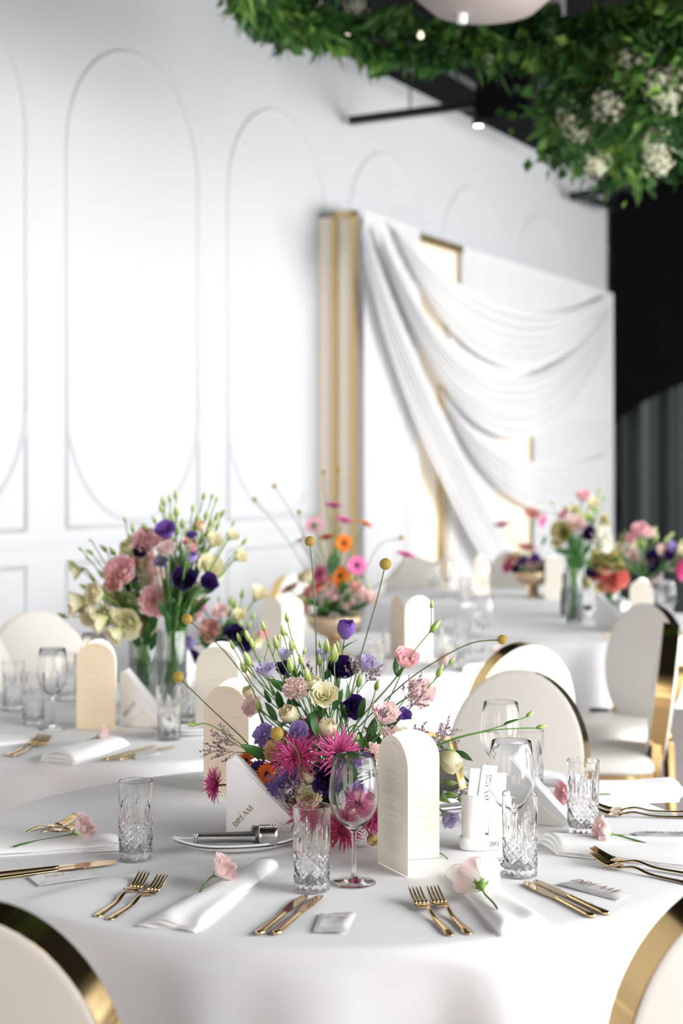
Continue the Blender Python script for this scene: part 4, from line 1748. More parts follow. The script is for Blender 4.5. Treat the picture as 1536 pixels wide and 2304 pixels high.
class Bouquet:
    def __init__(s, phrase, base, spread=.03, fine=False, dirs=(0, -.7, .45), group=None):
        s.phrase, s.base, s.spread, s.fine, s.items = phrase, Vector(base), spread, fine, []
        s.rnd = random.Random(len(phrase) * 7 + 3)
        s.group = group or phrase

    def root(s, name, cat, desc, px, py):
        r = s.rnd
        a, q = r.uniform(0, 6.28), s.spread * sqrt(r.random())
        b = s.base + Vector((q * cos(a), q * sin(a), 0))
        o = link(name, None, None, b)
        o.empty_display_size = .02
        s.items.append((o, desc, cat, px, py))
        return o

    def stem(s, o, P, d, r=.0017, via=None, m='stem', n=10):
        """stem from the root to P (world), arriving along d"""
        b0 = Vector(o.location)
        L = (P - b0).length
        if via is None:
            c1 = b0 + Vector((0, 0, L * .35)) + (P - b0) * .12
            c2 = P - Vector(d).normalized() * L * .28
            pts = bez(b0, c1, c2, P, n)
        else:
            pts = [b0] + [Vector(q) for q in via] + [P]
            sm = []
            for i in range(len(pts) - 1):
                p0, p1, p2, p3 = pts[max(0, i - 1)], pts[i], pts[i + 1], pts[min(len(pts) - 1, i + 2)]
                for k in range(5):
                    t = k / 5
                    sm.append(.5 * ((2 * p1) + (p2 - p0) * t + (2 * p0 - 5 * p1 + 4 * p2 - p3) * t * t + (3 * p1 - p0 - 3 * p2 + p3) * t ** 3))
            pts = sm + [P]
        MB().tube([p - b0 for p in pts], r, 6).build('stem', M[m], o)
        return pts

    def leaf(s, o, p, d, L, roll=0.0):
        q = quat_z(d) @ Quaternion((0, 0, 1), roll)
        link('leaf', leaf_mesh(s.rnd.randint(0, 4)), o, Vector(p) - Vector(o.location), q, L)

    def rose(s, col, px, py, d, size, dr, style='cup', desc=None, leafy=.35, via=None, kind='lisianthus'):
        P = at(px, py, d)
        R = size / 2 * d / F * 1.18
        dv = Vector(dr).normalized()
        o = s.root(kind, 'flower', desc or COLW[col] + ' ' + kind, px, py)
        H = max(l[3] for l in STY[style])
        base = P - dv * (H * .5 * R)
        seed = s.rnd.randint(0, 2)
        q = quat_z(dv) @ Quaternion((0, 0, 1), s.rnd.uniform(0, 6.28))
        lp = base - Vector(o.location)
        if s.fine:
            for m in petal_meshes(style, seed, col):
                link('petal', m, o, lp, q, R)
        else:
            link('bloom', bloom_mesh(style, seed, col), o, lp, q, R)
        link('calyx', calyx_mesh(), o, lp, q, R * (1.0 if style not in ('ruffle', 'globe') else .9))
        pts = s.stem(o, base - dv * R * .1, dv, .0016 if s.fine else .0028, via)
        for rep in range(2 if s.fine else 1):
            if s.rnd.random() < (.75 if s.fine else leafy):
                k = len(pts) * s.rnd.uniform(.5, .88)
                p = pts[int(k)]
                dd = Vector((s.rnd.uniform(-1, 1), s.rnd.uniform(-1, .3), s.rnd.uniform(.3, 1.1)))
                s.leaf(o, p, dd, s.rnd.uniform(.035, .06), s.rnd.uniform(0, 6))
        return o

    def bud(s, px, py, d, size, dr=None, desc='green lisianthus bud', via=None, leafy=.15, side=None):
        """size: bud length in px"""
        P = at(px, py, d)
        L = size * d / F
        if dr is None:
            v = P - s.base
            dr = (v.x * .8, -.08, max(.05, v.z) + .10)
        dv = Vector(dr).normalized()
        o = s.root('lisianthus_bud', 'flower bud', desc, px, py)
        base = P - dv * L * .5
        link('bud', bud_mesh(s.rnd.randint(0, 1)), o, base - Vector(o.location), quat_z(dv) @ Quaternion((0, 0, 1), s.rnd.uniform(0, 6)), L / 1.62)
        pts = s.stem(o, base, dv, .0012 if s.fine else .0018, via)
        if side:
            # a small second bud forking off
            b2 = pts[int(len(pts) * .8)]
            d2 = (dv + Vector((side * .5, 0, .1))).normalized()
            e = b2 + d2 * L * 1.6
            MB().tube([p - Vector(o.location) for p in bez(b2, b2 + dv * L * .4, e - d2 * L * .3, e, 5)], .0009, 5).build('side_stem', M['stem'], o)
            link('bud', bud_mesh(0), o, e - Vector(o.location), quat_z(d2), L / 1.62 * .6)
        if s.rnd.random() < leafy:
            p = pts[int(len(pts) * .7)]
            s.leaf(o, p, dv + Vector((s.rnd.uniform(-1, 1), -.2, 0)), s.rnd.uniform(.02, .035), s.rnd.uniform(0, 6))
        return o

    def gerbera(s, col, px, py, d, size, dr, spider=False, desc=None, via=None):
        P = at(px, py, d)
        R = size / 2 * d / F * (1.2 if spider else 1.0)
        dv = Vector(dr).normalized()
        o = s.root('gerbera', 'flower', desc or (COLW[col] + (' spider gerbera' if spider else ' gerbera')), px, py)
        me, dm, g = gerbera_meshes(col, spider, s.rnd.randint(0, 2))
        q = quat_z(dv) @ Quaternion((0, 0, 1), s.rnd.uniform(0, 6.28))
        lp = P - Vector(o.location)
        rp = link('ray_petals', me, o, lp, q, R)
        rp['kind'] = 'stuff'
        link('disc', dm, o, lp, q, R)
        link('calyx', g, o, lp, q, R)
        s.stem(o, P - dv * R * .2, dv, .0024, via, n=12)
        return o

    def crasp(s, px, py, d, size, via=None, dr=(0, 0, 1)):
        P = at(px, py, d)
        R = size / 2 * d / F
        o = s.root('craspedia', 'flower', 'yellow ball-headed craspedia', px, py)
        h = link('floret_ball', crasp_mesh(), o, P - Vector(o.location), quat_z(dr), R)
        dv = Vector(dr)
        if via:
            dv = (P - via[-1])
        s.stem(o, P - dv.normalized() * R * .9, dv, .0013 if s.fine else .0016, via, 'stemdark')
        return o

    def limonium(s, px, py, d, size, dr):
        """airy spray, size px high"""
        P = at(px, py, d)
        L = size * d / F
        dv = Vector(dr).normalized()
        o = s.root('limonium_spray', 'flower', 'dusty mauve limonium spray', px, py)
        base = P - dv * L * .5
        b0 = Vector(o.location)
        s.stem(o, base, dv, .0009, m='stemdark')
        st, fl = MB(), MB()
        r = s.rnd
        x = dv.orthogonal().normalized()
        y = dv.cross(x)
        for k in range(9):
            a = k * 2.4
            t0 = k / 9 * .6
            p0 = base + dv * L * t0
            e = base + dv * L * (t0 + r.uniform(.3, .5)) + (x * cos(a) + y * sin(a)) * L * r.uniform(.12, .34)
            st.tube([p - b0 for p in bez(p0, p0 + dv * L * .1, e - dv * L * .1, e, 4)], .0006, 4)
            for q in range(13):
                u = r.uniform(.45, 1.08)
                c = p0.lerp(e, u) + Vector((r.gauss(0, 1), r.gauss(0, 1), r.gauss(0, 1))) * L * .028
                w = r.uniform(.0011, .0021)
                fl.add([c - b0 + Vector(v) * w for v in ((1, 0, 0), (-1, 0, 0), (0, 1, 0), (0, -1, 0), (0, 0, 1.3), (0, 0, -1))],
                       [(0, 2, 4), (2, 1, 4), (1, 3, 4), (3, 0, 4), (2, 0, 5), (1, 2, 5), (3, 1, 5), (0, 3, 5)], r.random())
        st.build('twigs', M['stemdark'], o)
        f = fl.build('florets', M['limon'], o, False)
        f['kind'] = 'stuff'
        return o

    def leaf_thing(s, px, py, d, size, dr, roll=0.0, dark=False):
        P = at(px, py, d)
        L = size * d / F
        dv = Vector(dr).normalized()
        o = s.root('leaf_sprig', 'leaf', 'green leaf', px, py)
        base = P - dv * L * .5
        s.leaf(o, base, dv, L, roll)
        s.stem(o, base, dv, .0014)
        return o

    def finish(s):
        by = {}
        for it in s.items:
            by.setdefault(it[1], []).append(it)
        xs = [i[3] for i in s.items]
        ys = [i[4] for i in s.items]
        x0, x1, y0, y1 = min(xs), max(xs) + 1, min(ys), max(ys) + 1
        words = ['leftmost', 'second from left', 'third from left', 'fourth from left', 'fifth from left', 'sixth from left', 'seventh from left', 'eighth from left', 'ninth from left', 'tenth from left']

        def order(lst, fmt):
            lst = sorted(lst, key=lambda i: i[3])
            n = len(lst)
            for k, it in enumerate(lst):
                w = 'left one' if n == 2 and k == 0 else 'rightmost' if k == n - 1 and n > 2 else 'right one' if n == 2 else words[min(k, 9)]
                tag(it[0], fmt + ', ' + w, it[2], it[1] + ' in ' + s.group)
        for desc, lst in by.items():
            if len(lst) == 1:
                tag(lst[0][0], 'single %s in %s' % (desc, s.phrase), lst[0][2])
            elif len(lst) <= 6:
                order(lst, '%s in %s' % (desc, s.phrase))
            else:
                reg = {}
                for it in lst:
                    gx = int((it[3] - x0) / (x1 - x0) * 3)
                    gy = int((it[4] - y0) / (y1 - y0) * 3)
                    reg.setdefault((gx, gy), []).append(it)
                for (gx, gy), l2 in reg.items():
                    w = ['upper', 'middle', 'lower'][gy] + ' ' + ['left', 'centre', 'right'][gx]
                    f = '%s at %s of %s' % (desc, w, s.phrase)
                    if len(l2) == 1:
                        tag(l2[0][0], f, l2[0][2], desc + ' in ' + s.group)
                    else:
                        order(l2, f)


COLW = {'cream': 'cream', 'white': 'white', 'yellow': 'pale yellow', 'peach': 'peach', 'pink': 'pink', 'palepink': 'pale pink', 'dustypink': 'dusty pink', 'coral': 'coral',
        'lavender': 'lavender', 'palelav': 'pale lavender', 'violet': 'violet', 'purple': 'dark purple', 'magenta': 'magenta', 'hotpink': 'bright pink', 'deeppink': 'deep pink',
        'lightpink': 'light pink', 'orange': 'orange', 'redorange': 'red-orange', 'olive': 'olive cream'}

# ------------------------------------------------------------------ centre bouquet
DB = 3.08
t = thing('flower_bowl', 'low dark bowl hidden under the centre bouquet', 'bowl', (at(745, 1860, DB).x, DB, TZ + .0012))
MB().lathe([(0, 0), (.06, 0), (.085, .02), (.10, .06), (.097, .062), (.08, .03), (0, .02)], 32).build('bowl', M['bowl'], t)
MB().lathe([(0, .021), (.075, .024), (.09, .05), (.06, .08), (0, .09)], 24).build('foam', M['foam'], t)
B1 = Bouquet('the centre table bouquet', (at(745, 1800, DB).x, DB, TZ + .075), .05, True, group='the centre bouquet')
R_ = B1.rose
G_ = B1.gerbera
# tall and upper blooms
R_('violet', 778, 1417, 3.10, 36, (.15, -.35, 1), 'tall', 'tall deep violet lisianthus')
R_('palelav', 600, 1512, 3.04, 42, (-.15, -.45, 1), 'bell', 'pale lavender bell-shaped lisianthus')
R_('palelav', 640, 1478, 3.16, 34, (.1, -.3, 1), 'bell', 'pale lavender bell-shaped lisianthus')
R_('palelav', 822, 1497, 3.18, 42, (.3, -.6, .8), 'cup', 'pale lavender cup-shaped lisianthus')
R_('palelav', 728, 1476, 3.18, 30, (.0, -.5, .8), 'cup', 'pale lavender cup-shaped lisianthus')
R_('purple', 768, 1508, 3.10, 54, (.1, -.7, .6), 'cup')
R_('purple', 640, 1508, 3.14, 36, (-.1, -.6, .8), 'cup')
R_('purple', 788, 1590, 3.02, 50, (.35, -.8, .1), 'bell')
R_('violet', 905, 1610, 3.04, 32, (.55, -.6, .6), 'bell', 'violet lisianthus')
R_('purple', 733, 1752, 2.96, 66, (.1, -1, .2), 'globe', 'large dark purple rounded bloom', kind='ranunculus')
R_('lavender', 596, 1655, 3.02, 44, (-.45, -.75, .3), 'ruffle')
R_('lavender', 666, 1645, 2.99, 44, (.35, -.8, .35), 'bell')
R_('lavender', 622, 1768, 2.98, 46, (-.3, -.9, .4), 'ruffle')
R_('lavender', 656, 1752, 2.98, 46, (.2, -.9, .4), 'ruffle')
R_('violet', 585, 1735, 3.02, 40, (-.5, -.8, .2), 'ruffle', 'violet lisianthus')
R_('palelav', 1006, 1838, 2.99, 40, (.5, -.6, -.5), 'bell', 'pale lavender drooping lisianthus')
R_('lavender', 800, 1785, 2.98, 46, (.2, -.9, .2), 'ruffle')
# creams and whites
R_('cream', 728, 1566, 2.98, 50, (.0, -.8, .75), 'open')
R_('palepink', 664, 1552, 3.00, 48, (-.1, -.7, .6), 'ruffle', 'blush white ruffled carnation', kind='carnation')
R_('cream', 702, 1542, 3.02, 34, (.1, -.5, 1), 'tall')
R_('cream', 652, 1607, 2.99, 36, (-.5, -.6, .6), 'tall')
R_('cream', 738, 1640, 2.98, 36, (.1, -.4, .9), 'tall')
R_('peach', 620, 1692, 3.00, 46, (-.2, -.8, .5), 'cup')
R_('cream', 692, 1745, 2.96, 38, (.1, -.7, .8), 'tall')
R_('cream', 694, 1792, 2.95, 46, (-.1, -1, .3), 'open')
R_('cream', 1011, 1712, 3.02, 44, (.75, -.5, -.45), 'tall')
R_('yellow', 838, 1888, 2.93, 24, (.3, -.6, -.4), 'tall')
R_('cream', 872, 1712, 3.02, 44, (.2, -1, .2), 'open')
R_('cream', 905, 1660, 3.10, 34, (.3, -.8, .3), 'open')
R_('cream', 560, 1560, 3.14, 26, (-.4, -.5, .8), 'tall')
# pinks
R_('pink', 912, 1487, 3.06, 50, (.30, -.65, .75), 'cup')
R_('palepink', 944, 1558, 3.06, 58, (.5, -.7, .3), 'ruffle', 'pale pink ruffled carnation', kind='carnation')
R_('palepink', 865, 1612, 2.98, 56, (.15, -.55, .8), 'cup', 'large peach-pink lisianthus')
R_('palepink', 572, 1592, 3.12, 44, (-.6, -.6, .5), 'cup', 'peach-pink lisianthus behind the buds')
R_('palepink', 838, 1692, 2.96, 34, (.3, -.8, .4), 'ruffle', 'small pale pink carnation', kind='carnation')
R_('palepink', 880, 1655, 3.05, 40, (.3, -.8, .4), 'ruffle', 'small pale pink carnation', kind='carnation')
R_('pink', 610, 1800, 3.02, 44, (-.4, -.8, .2), 'ruffle', 'pink carnation', kind='carnation')
# spider gerberas
G_('magenta', 668, 1702, 2.97, 110, (-.15, -.75, .65), True)
G_('hotpink', 764, 1695, 2.96, 112, (.15, -.8, .6), True)
G_('magenta', 486, 1766, 3.05, 70, (-.85, -.45, .15), True)
G_('hotpink', 806, 1812, 2.90, 78, (.15, -.75, .6), True)
G_('deeppink', 770, 1868, 2.90, 84, (.05, -.9, .1), True)
G_('magenta', 838, 1842, 2.94, 78, (.5, -.8, .1), True)
G_('deeppink', 690, 1835, 2.95, 84, (-.1, -.9, .2), True)
G_('magenta', 700, 1640, 3.05, 70, (.1, -.7, .6), True)
G_('deeppink', 640, 1700, 3.06, 90, (-.4, -.7, .5), True)
G_('redorange', 553, 1712, 3.04, 54, (-.6, -.6, .4), False)
G_('redorange', 600, 1742, 2.99, 56, (-.3, -.85, .3), False)
G_('redorange', 640, 1830, 3.03, 60, (-.3, -.85, .1), False)
# yellow balls on long stems
B1.crasp(697, 1218, 3.10, 24, [at(715, 1640, 3.08), at(711, 1450, 3.10), at(704, 1300, 3.10)])
B1.crasp(867, 1269, 3.04, 27, [at(775, 1650, 3.06), at(805, 1500, 3.05), at(845, 1360, 3.04)])
B1.crasp(1130, 1439, 3.06, 23, [at(790, 1655, 3.06), at(900, 1545, 3.06), at(985, 1485, 3.06), at(1060, 1447, 3.06)])
B1.crasp(401, 1523, 3.02, 25, [at(600, 1715, 3.05), at(545, 1660, 3.03), at(470, 1590, 3.02)])
B1.crasp(421, 1393, 3.12, 24, [at(598, 1640, 3.08), at(570, 1555, 3.10), at(500, 1460, 3.12)])
B1.crasp(623, 1650, 2.90, 30, [at(690, 1765, 2.95), at(668, 1690, 2.92)])
# green buds
bd_ = B1.bud
for (x, y, d_, z_, sd) in [(522, 1450, 3.06, 24, 0), (537, 1434, 3.06, 24, 0), (556, 1430, 3.05, 30, 1), (566, 1446, 3.04, 28, 0), (556, 1482, 3.03, 38, 0), (546, 1500, 3.05, 30, 0), (592, 1408, 3.06, 26, 1), (620, 1444, 3.05, 32, 0),
                            (636, 1418, 3.08, 26, 0), (645, 1388, 3.10, 24, -1), (655, 1450, 3.06, 30, 1), (652, 1494, 3.00, 36, 0), (676, 1482, 3.04, 26, 0), (690, 1515, 2.99, 36, 0), (718, 1484, 3.10, 30, 0), (735, 1452, 3.08, 34, 0),
                            (752, 1468, 3.06, 44, 0), (744, 1482, 3.10, 34, 0), (758, 1455, 3.12, 30, 0), (808, 1530, 3.10, 34, 0), (720, 1448, 3.12, 20, 0), (580, 1585, 3.08, 34, 0), (848, 1540, 3.12, 28, 0)]:
    bd_(x, y, d_, z_, side=sd or None)
bd_(980, 1408, 3.05, 36, (.55, -.1, .75), via=[at(860, 1600, 3.05), at(915, 1490, 3.05), at(960, 1430, 3.05)], side=-1)
bd_(990, 1508, 3.06, 34, (.35, -.2, .9), via=[at(880, 1640, 3.05), at(960, 1550, 3.06)], side=1)
bd_(430, 1630, 3.00, 24, (-.9, -.1, .1), 'pale green nodding bud', via=[at(600, 1720, 3.02), at(530, 1665, 3.0), at(470, 1630, 3.0)])
bd_(1219, 1635, 3.02, 26, (.95, -.1, .25), 'slim green bud on a long arching stem', via=[at(900, 1720, 3.02), at(1010, 1668, 3.02), at(1110, 1643, 3.02)])
bd_(1192, 1606, 3.02, 22, (.7, -.1, .6), 'slim green bud on a long arching stem', via=[at(900, 1716, 3.03), at(1010, 1665, 3.02), at(1100, 1642, 3.02), at(1150, 1625, 3.02)])
bd_(1016, 1762, 3.00, 30, (.8, -.5, .1), 'pale green drooping bud')
bd_(1018, 1788, 3.00, 30, (.9, -.4, .0), 'pale green drooping bud')
bd_(1040, 1800, 3.02, 24, (.95, -.2, -.1), 'pale green drooping bud')
bd_(1000, 1800, 2.99, 34, (.8, -.5, -.25), 'pale green drooping bud')
bd_(1038, 1728, 3.04, 24, (.8, -.4, .2), 'pale green drooping bud')
bd_(803, 1660, 2.94, 28, (.2, -.5, .5), 'pale green bud before the spider gerbera')
bd_(1012, 1940, 2.84, 12, (.3, -.6, -.4), 'tiny green tendril bud near the menu card foot', via=[at(900, 1900, 2.92), at(985, 1918, 2.86)])
# leaves
for (x, y, d_, L_, dr, rl) in [(572, 1690, 2.99, 74, (-.9, -.2, .45), .3), (705, 1632, 2.95, 60, (.1, -.3, -1), .2), (698, 1610, 3.0, 56, (.3, -.3, 1), 1.2), (760, 1572, 2.99, 60, (.3, -.3, 1), .4), (818, 1590, 2.99, 56, (.4, -.3, 1), 2.6),
                               (628, 1575, 3.04, 52, (-.3, -.2, 1), .4), (612, 1600, 3.04, 50, (-.5, -.2, 1), .6), (810, 1668, 2.94, 44, (.1, -.5, -.9), .2), (775, 1600, 3.0, 50, (-.2, -.3, 1), .5), (798, 1740, 2.90, 66, (.3, -.4, .9), .4), (775, 1760, 2.89, 48, (-.2, -.4, -.9), .2),
                               (690, 1770, 2.97, 44, (.5, -.5, .2), .1), (1045, 1700, 3.03, 46, (.9, -.2, -.4), .2), (960, 1740, 3.05, 60, (.8, -.3, .1), .1), (735, 1880, 2.94, 50, (.5, -.6, -.4), .2), (850, 1870, 2.95, 50, (.7, -.5, -.4), .2),
                               (590, 1625, 3.08, 60, (-.6, -.1, .8), 1.5), (655, 1580, 3.10, 60, (.0, -.1, 1), .2), (720, 1600, 3.12, 64, (.1, -.1, 1), .4), (840, 1640, 3.10, 64, (.5, -.1, 1), .3), (880, 1700, 3.08, 60, (.7, -.2, .5), .2), (600, 1690, 3.12, 64, (-.7, 0, .6), .5)]:
    B1.leaf_thing(x, y, d_, L_, dr, rl)
# mauve sprays
for (x, y, d_, L_, dr) in [(505, 1660, 3.02, 80, (-.8, -.2, .5)), (492, 1690, 3.03, 80, (-.95, -.2, .1)), (643, 1792, 2.93, 60, (-.2, -.6, .9)), (662, 1775, 2.93, 62, (.1, -.5, 1)), (795, 1500, 3.06, 60, (.2, -.3, 1)), (838, 1515, 3.05, 70, (.6, -.3, .8)),
                           (925, 1548, 3.03, 76, (.5, -.3, .9)), (942, 1575, 3.02, 74, (.8, -.2, .5)), (985, 1675, 3.04, 80, (.7, -.2, .6)), (1000, 1645, 3.06, 70, (.8, -.1, .6)), (940, 1650, 3.04, 56, (.5, -.2, .9)), (862, 1605, 2.93, 34, (.1, -.5, .9)), (690, 1520, 3.12, 60, (0, -.2, 1))]:
    B1.limonium(x, y, d_, L_, dr)
B1.finish()

# ------------------------------------------------------------------ tall vases on the left table
def vase(px, d, ztop, r, label, water=.62, foot=None, name='glass_vase'):
    x = (px - CX) / F * d
    t = thing(name, label, 'vase', (x, d, TZ + .0012), 0, 'tall clear glass vases')
    H = ztop - TZ
    MB().lathe([(0, 0), (r * .94, 0), (r, .004), (r, H - .002), (r - .001, H), (r - .0025, H - .002), (r - .003, .012), (0, .012)], 32).build('glass', M['glassg'], t)
    MB().lathe([(0, .0125), (r - .0035, .0125), (r - .0035, H * water), (0, H * water)], 32).build('water', M['water'], t)
    return Vector((x, d, TZ))


def vase_stems(base, r, ztop, n, phrase, seed):
    pass


va = vase(322, 4.72, 1.45 - (1420 - HY) * 4.72 / F, .046, 'tall clear glass vase of green stems, left and behind')
vb = vase(386, 4.58, 1.45 - (1418 - HY) * 4.58 / F, .045, 'tall clear glass vase of green stems, right and nearer')
B2 = Bouquet('the left tall-vase bouquet', va + Vector((0, 0, .02)), .032, False, group='the left tall vase bouquet')
B2b = Bouquet('the right tall-vase bouquet', vb + Vector((0, 0, .02)), .030, False, group='the right tall vase bouquet')


def neck(bq, px, py, d, vx):
    """two points that keep a stem inside the vase before it fans out"""
    b0 = bq.base
    P = at(px, py, d)
    top = Vector((vx.x + max(-.03, min(.03, (P.x - vx.x) * .12)), vx.y, TZ + .20))
    return [top, top.lerp(P, .45) + Vector((0, 0, .03))]


for (c, x, y, s_, st) in [('cream', 174, 1285, 32, 'bell'), ('cream', 176, 1352, 44, 'bell'), ('cream', 166, 1374, 26, 'bell'), ('cream', 217, 1337, 42, 'cup'), ('cream', 252, 1337, 50, 'open'), ('cream', 203, 1381, 40, 'cup'), ('cream', 225, 1396, 44, 'bell'),
                          ('cream', 246, 1383, 40, 'cup'), ('cream', 289, 1354, 44, 'cup'), ('cream', 312, 1347, 42, 'open'), ('cream', 288, 1400, 66, 'open'), ('cream', 327, 1402, 50, 'bell'), ('cream', 262, 1424, 40, 'bell'), ('cream', 289, 1234, 28, 'tall'),
                          ('pink', 332, 1218, 56, 'ruffle'), ('pink', 277, 1291, 60, 'cup'), ('pink', 323, 1264, 48, 'cup'), ('palepink', 333, 1303, 58, 'ruffle'), ('pink', 347, 1352, 52, 'ruffle'), ('violet', 296, 1313, 30, 'cup'), ('purple', 317, 1244, 28, 'cup'), ('dustypink', 262, 1310, 40, 'cup')]:
    d_ = 4.66 + .10 * sin(x * 1.7)
    dr = ((x - 322) / 140, -.75, (1330 - y) / 160 + .15)
    if c == 'cream' and st == 'bell':
        dr = ((x - 322) / 100, -.4, -.25 + .3 * sin(x))
    B2.rose(c, x, y, d_, s_ * (.85 if st == 'open' else 1.12), dr, st, via=neck(B2, x, y, d_, va), leafy=.3)
for (x, y, s_) in [(138, 1384, 24), (159, 1265, 22), (179, 1235, 14), (200, 1241, 22), (202, 1215, 12), (196, 1256, 14), (232, 1233, 24), (252, 1240, 26), (188, 1320, 26), (228, 1291, 30), (280, 1168, 16), (298, 1187, 22), (293, 1210, 26), (270, 1262, 20), (160, 1350, 18), (240, 1300, 24)]:
    B2.bud(x, y, 4.68, s_, ((x - 300) / 120, -.2, .6), via=neck(B2, x, y, 4.68, va), side=(1 if s_ > 22 else None))
for (c, x, y, s_, st) in [('palepink', 405, 1270, 34, 'cup'), ('white', 440, 1330, 34, 'cup'), ('violet', 375, 1200, 46, 'bell'), ('lavender', 366, 1266, 32, 'bell'), ('purple', 414, 1304, 48, 'cup'), ('purple', 464, 1311, 42, 'bell'), ('lavender', 430, 1252, 26, 'tall'), ('palepink', 376, 1238, 38, 'cup'), ('cream', 473, 1277, 50, 'open'),
                          ('cream', 480, 1221, 36, 'bell'), ('cream', 520, 1207, 28, 'bell'), ('cream', 537, 1254, 32, 'bell'), ('dustypink', 425, 1225, 26, 'cup'), ('violet', 430, 1206, 20, 'cup'), ('peach', 450, 1183, 20, 'tall'), ('pink', 430, 1235, 22, 'cup')]:
    d_ = (4.48 if c in ('purple', 'violet') else 4.54) + .05 * sin(x * 2.1)
    B2b.rose(c, x, y, d_, s_, ((x - 400) / 130, -.7, (1300 - y) / 160 + .3), st, via=neck(B2b, x, y, d_, vb), leafy=.5)
for (x, y, s_) in [(366, 1126, 26), (362, 1142, 24), (395, 1112, 22), (381, 1120, 20), (396, 1148, 30), (384, 1160, 28), (375, 1172, 28), (324, 1184, 24), (346, 1199, 30), (346, 1168, 20), (434, 1141, 20), (459, 1115, 20), (465, 1157, 26), (502, 1153, 22), (489, 1160, 24), (491, 1181, 24), (445, 1163, 26), (410, 1176, 28),
                   (436, 1185, 28), (476, 1176, 26), (419, 1197, 28), (454, 1209, 32), (448, 1258, 36), (398, 1190, 28), (526, 1176, 14), (552, 1216, 22), (470, 1195, 30), (405, 1230, 28), (440, 1230, 30), (385, 1210, 24), (460, 1240, 28), (478, 1115, 16), (488, 1122, 16)]:
    B2b.bud(x, y, 4.58, s_, ((x - 410) / 160, -.2, 1), via=neck(B2b, x, y, 4.58, vb))
for (x, y, L_, dr) in [(405, 1345, 66, (.1, -.3, 1)), (385, 1360, 70, (-.2, -.3, 1)), (430, 1340, 66, (.4, -.2, 1)), (370, 1330, 66, (-.3, -.3, .9)), (440, 1290, 56, (.3, -.2, 1)), (395, 1300, 60, (0, -.2, 1)), (365, 1370, 60, (-.4, -.3, .8)), (450, 1360, 60, (.6, -.3, .7)), (415, 1390, 64, (.1, -.4, 1)), (480, 1325, 50, (.8, -.2, .4)),
                       (388, 1270, 50, (0, -.2, 1)), (410, 1255, 46, (.2, -.2, 1)), (430, 1375, 60, (.3, -.3, 1)), (378, 1400, 60, (-.1, -.3, 1)), (445, 1345, 60, (.5, -.3, .8)), (395, 1330, 60, (-.1, -.3, 1)), (420, 1360, 64, (.2, -.3, 1)), (400, 1375, 64, (0, -.4, 1)), (375, 1345, 56, (-.4, -.3, .8)), (460, 1335, 50, (.7, -.3, .5))]:
    B2b.leaf_thing(x, y, 4.55, L_ * .8, dr, B2b.rnd.uniform(-1, 1))
for (x, y, L_, dr) in [(300, 1390, 60, (-.4, -.2, .8)), (330, 1370, 60, (0, -.2, 1)), (345, 1395, 60, (.2, -.2, 1)), (270, 1400, 50, (-.9, -.2, .2)), (310, 1330, 50, (-.2, 0, 1)), (250, 1310, 46, (-.8, 0, .5)), (330, 1425, 56, (.1, -.2, 1)), (305, 1430, 56, (-.2, -.2, 1)), (345, 1440, 50, (.2, -.2, 1))]:
    B2.leaf_thing(x, y, 4.64, L_, dr, .3)
B2.finish()
B2b.finish()

# ------------------------------------------------------------------ low bouquet behind the vases
bx = Vector(((505 - CX) / F * 5.05, 5.05, TZ))
t = thing('flower_bowl', 'low dark bowl of flowers right of the tall vases', 'bowl', bx + Vector((0, 0, .0012)))
MB().lathe([(0, 0), (.05, 0), (.08, .03), (.085, .08), (.08, .08), (.07, .03), (0, .02)], 28).build('bowl', M['bowl'], t)
MB().lathe([(0, .03), (.06, .035), (.075, .075), (.05, .10), (0, .11)], 20).build('foam', M['foam'], t)
B3 = Bouquet('the low bouquet beside the vases', bx + Vector((0, 0, .09)), .03)
for (c, x, y, s_, st) in [('hotpink', 452, 1362, 38, 'bell'), ('palepink', 447, 1388, 34, 'cup'), ('palepink', 495, 1380, 36, 'cup'), ('dustypink', 476, 1422, 46, 'cup'), ('purple', 526, 1426, 40, 'cup'), ('purple', 548, 1450, 34, 'cup'), ('cream', 580, 1340, 38, 'bell'), ('cream', 537, 1386, 30, 'bell'),
                          ('purple', 500, 1455, 34, 'cup'), ('lavender', 428, 1448, 34, 'cup'), ('purple', 440, 1475, 30, 'cup'), ('pink', 590, 1425, 26, 'cup'), ('cream', 575, 1440, 26, 'open')]:
    B3.rose(c, x, y, 4.98, s_, ((x - 500) / 90, -.8, (1430 - y) / 100 + .3), st)
for (x, y, s_) in [(545, 1335, 24), (520, 1352, 30), (570, 1386, 22), (515, 1372, 30), (530, 1362, 28), (550, 1372, 24), (525, 1395, 30), (492, 1345, 14), (560, 1405, 24), (540, 1405, 28)]:
    B3.bud(x, y, 5.0, s_)
for (x, y, L_, dr) in [(460, 1445, 50, (-.5, -.3, .7)), (490, 1435, 50, (0, -.3, 1)), (510, 1410, 50, (.3, -.3, 1)), (540, 1430, 44, (.6, -.3, .7)), (470, 1475, 44, (-.7, -.5, .1)), (520, 1470, 44, (.5, -.5, .1))]:
    B3.leaf_thing(x, y, 4.97, L_, dr, .2)
B3.finish()

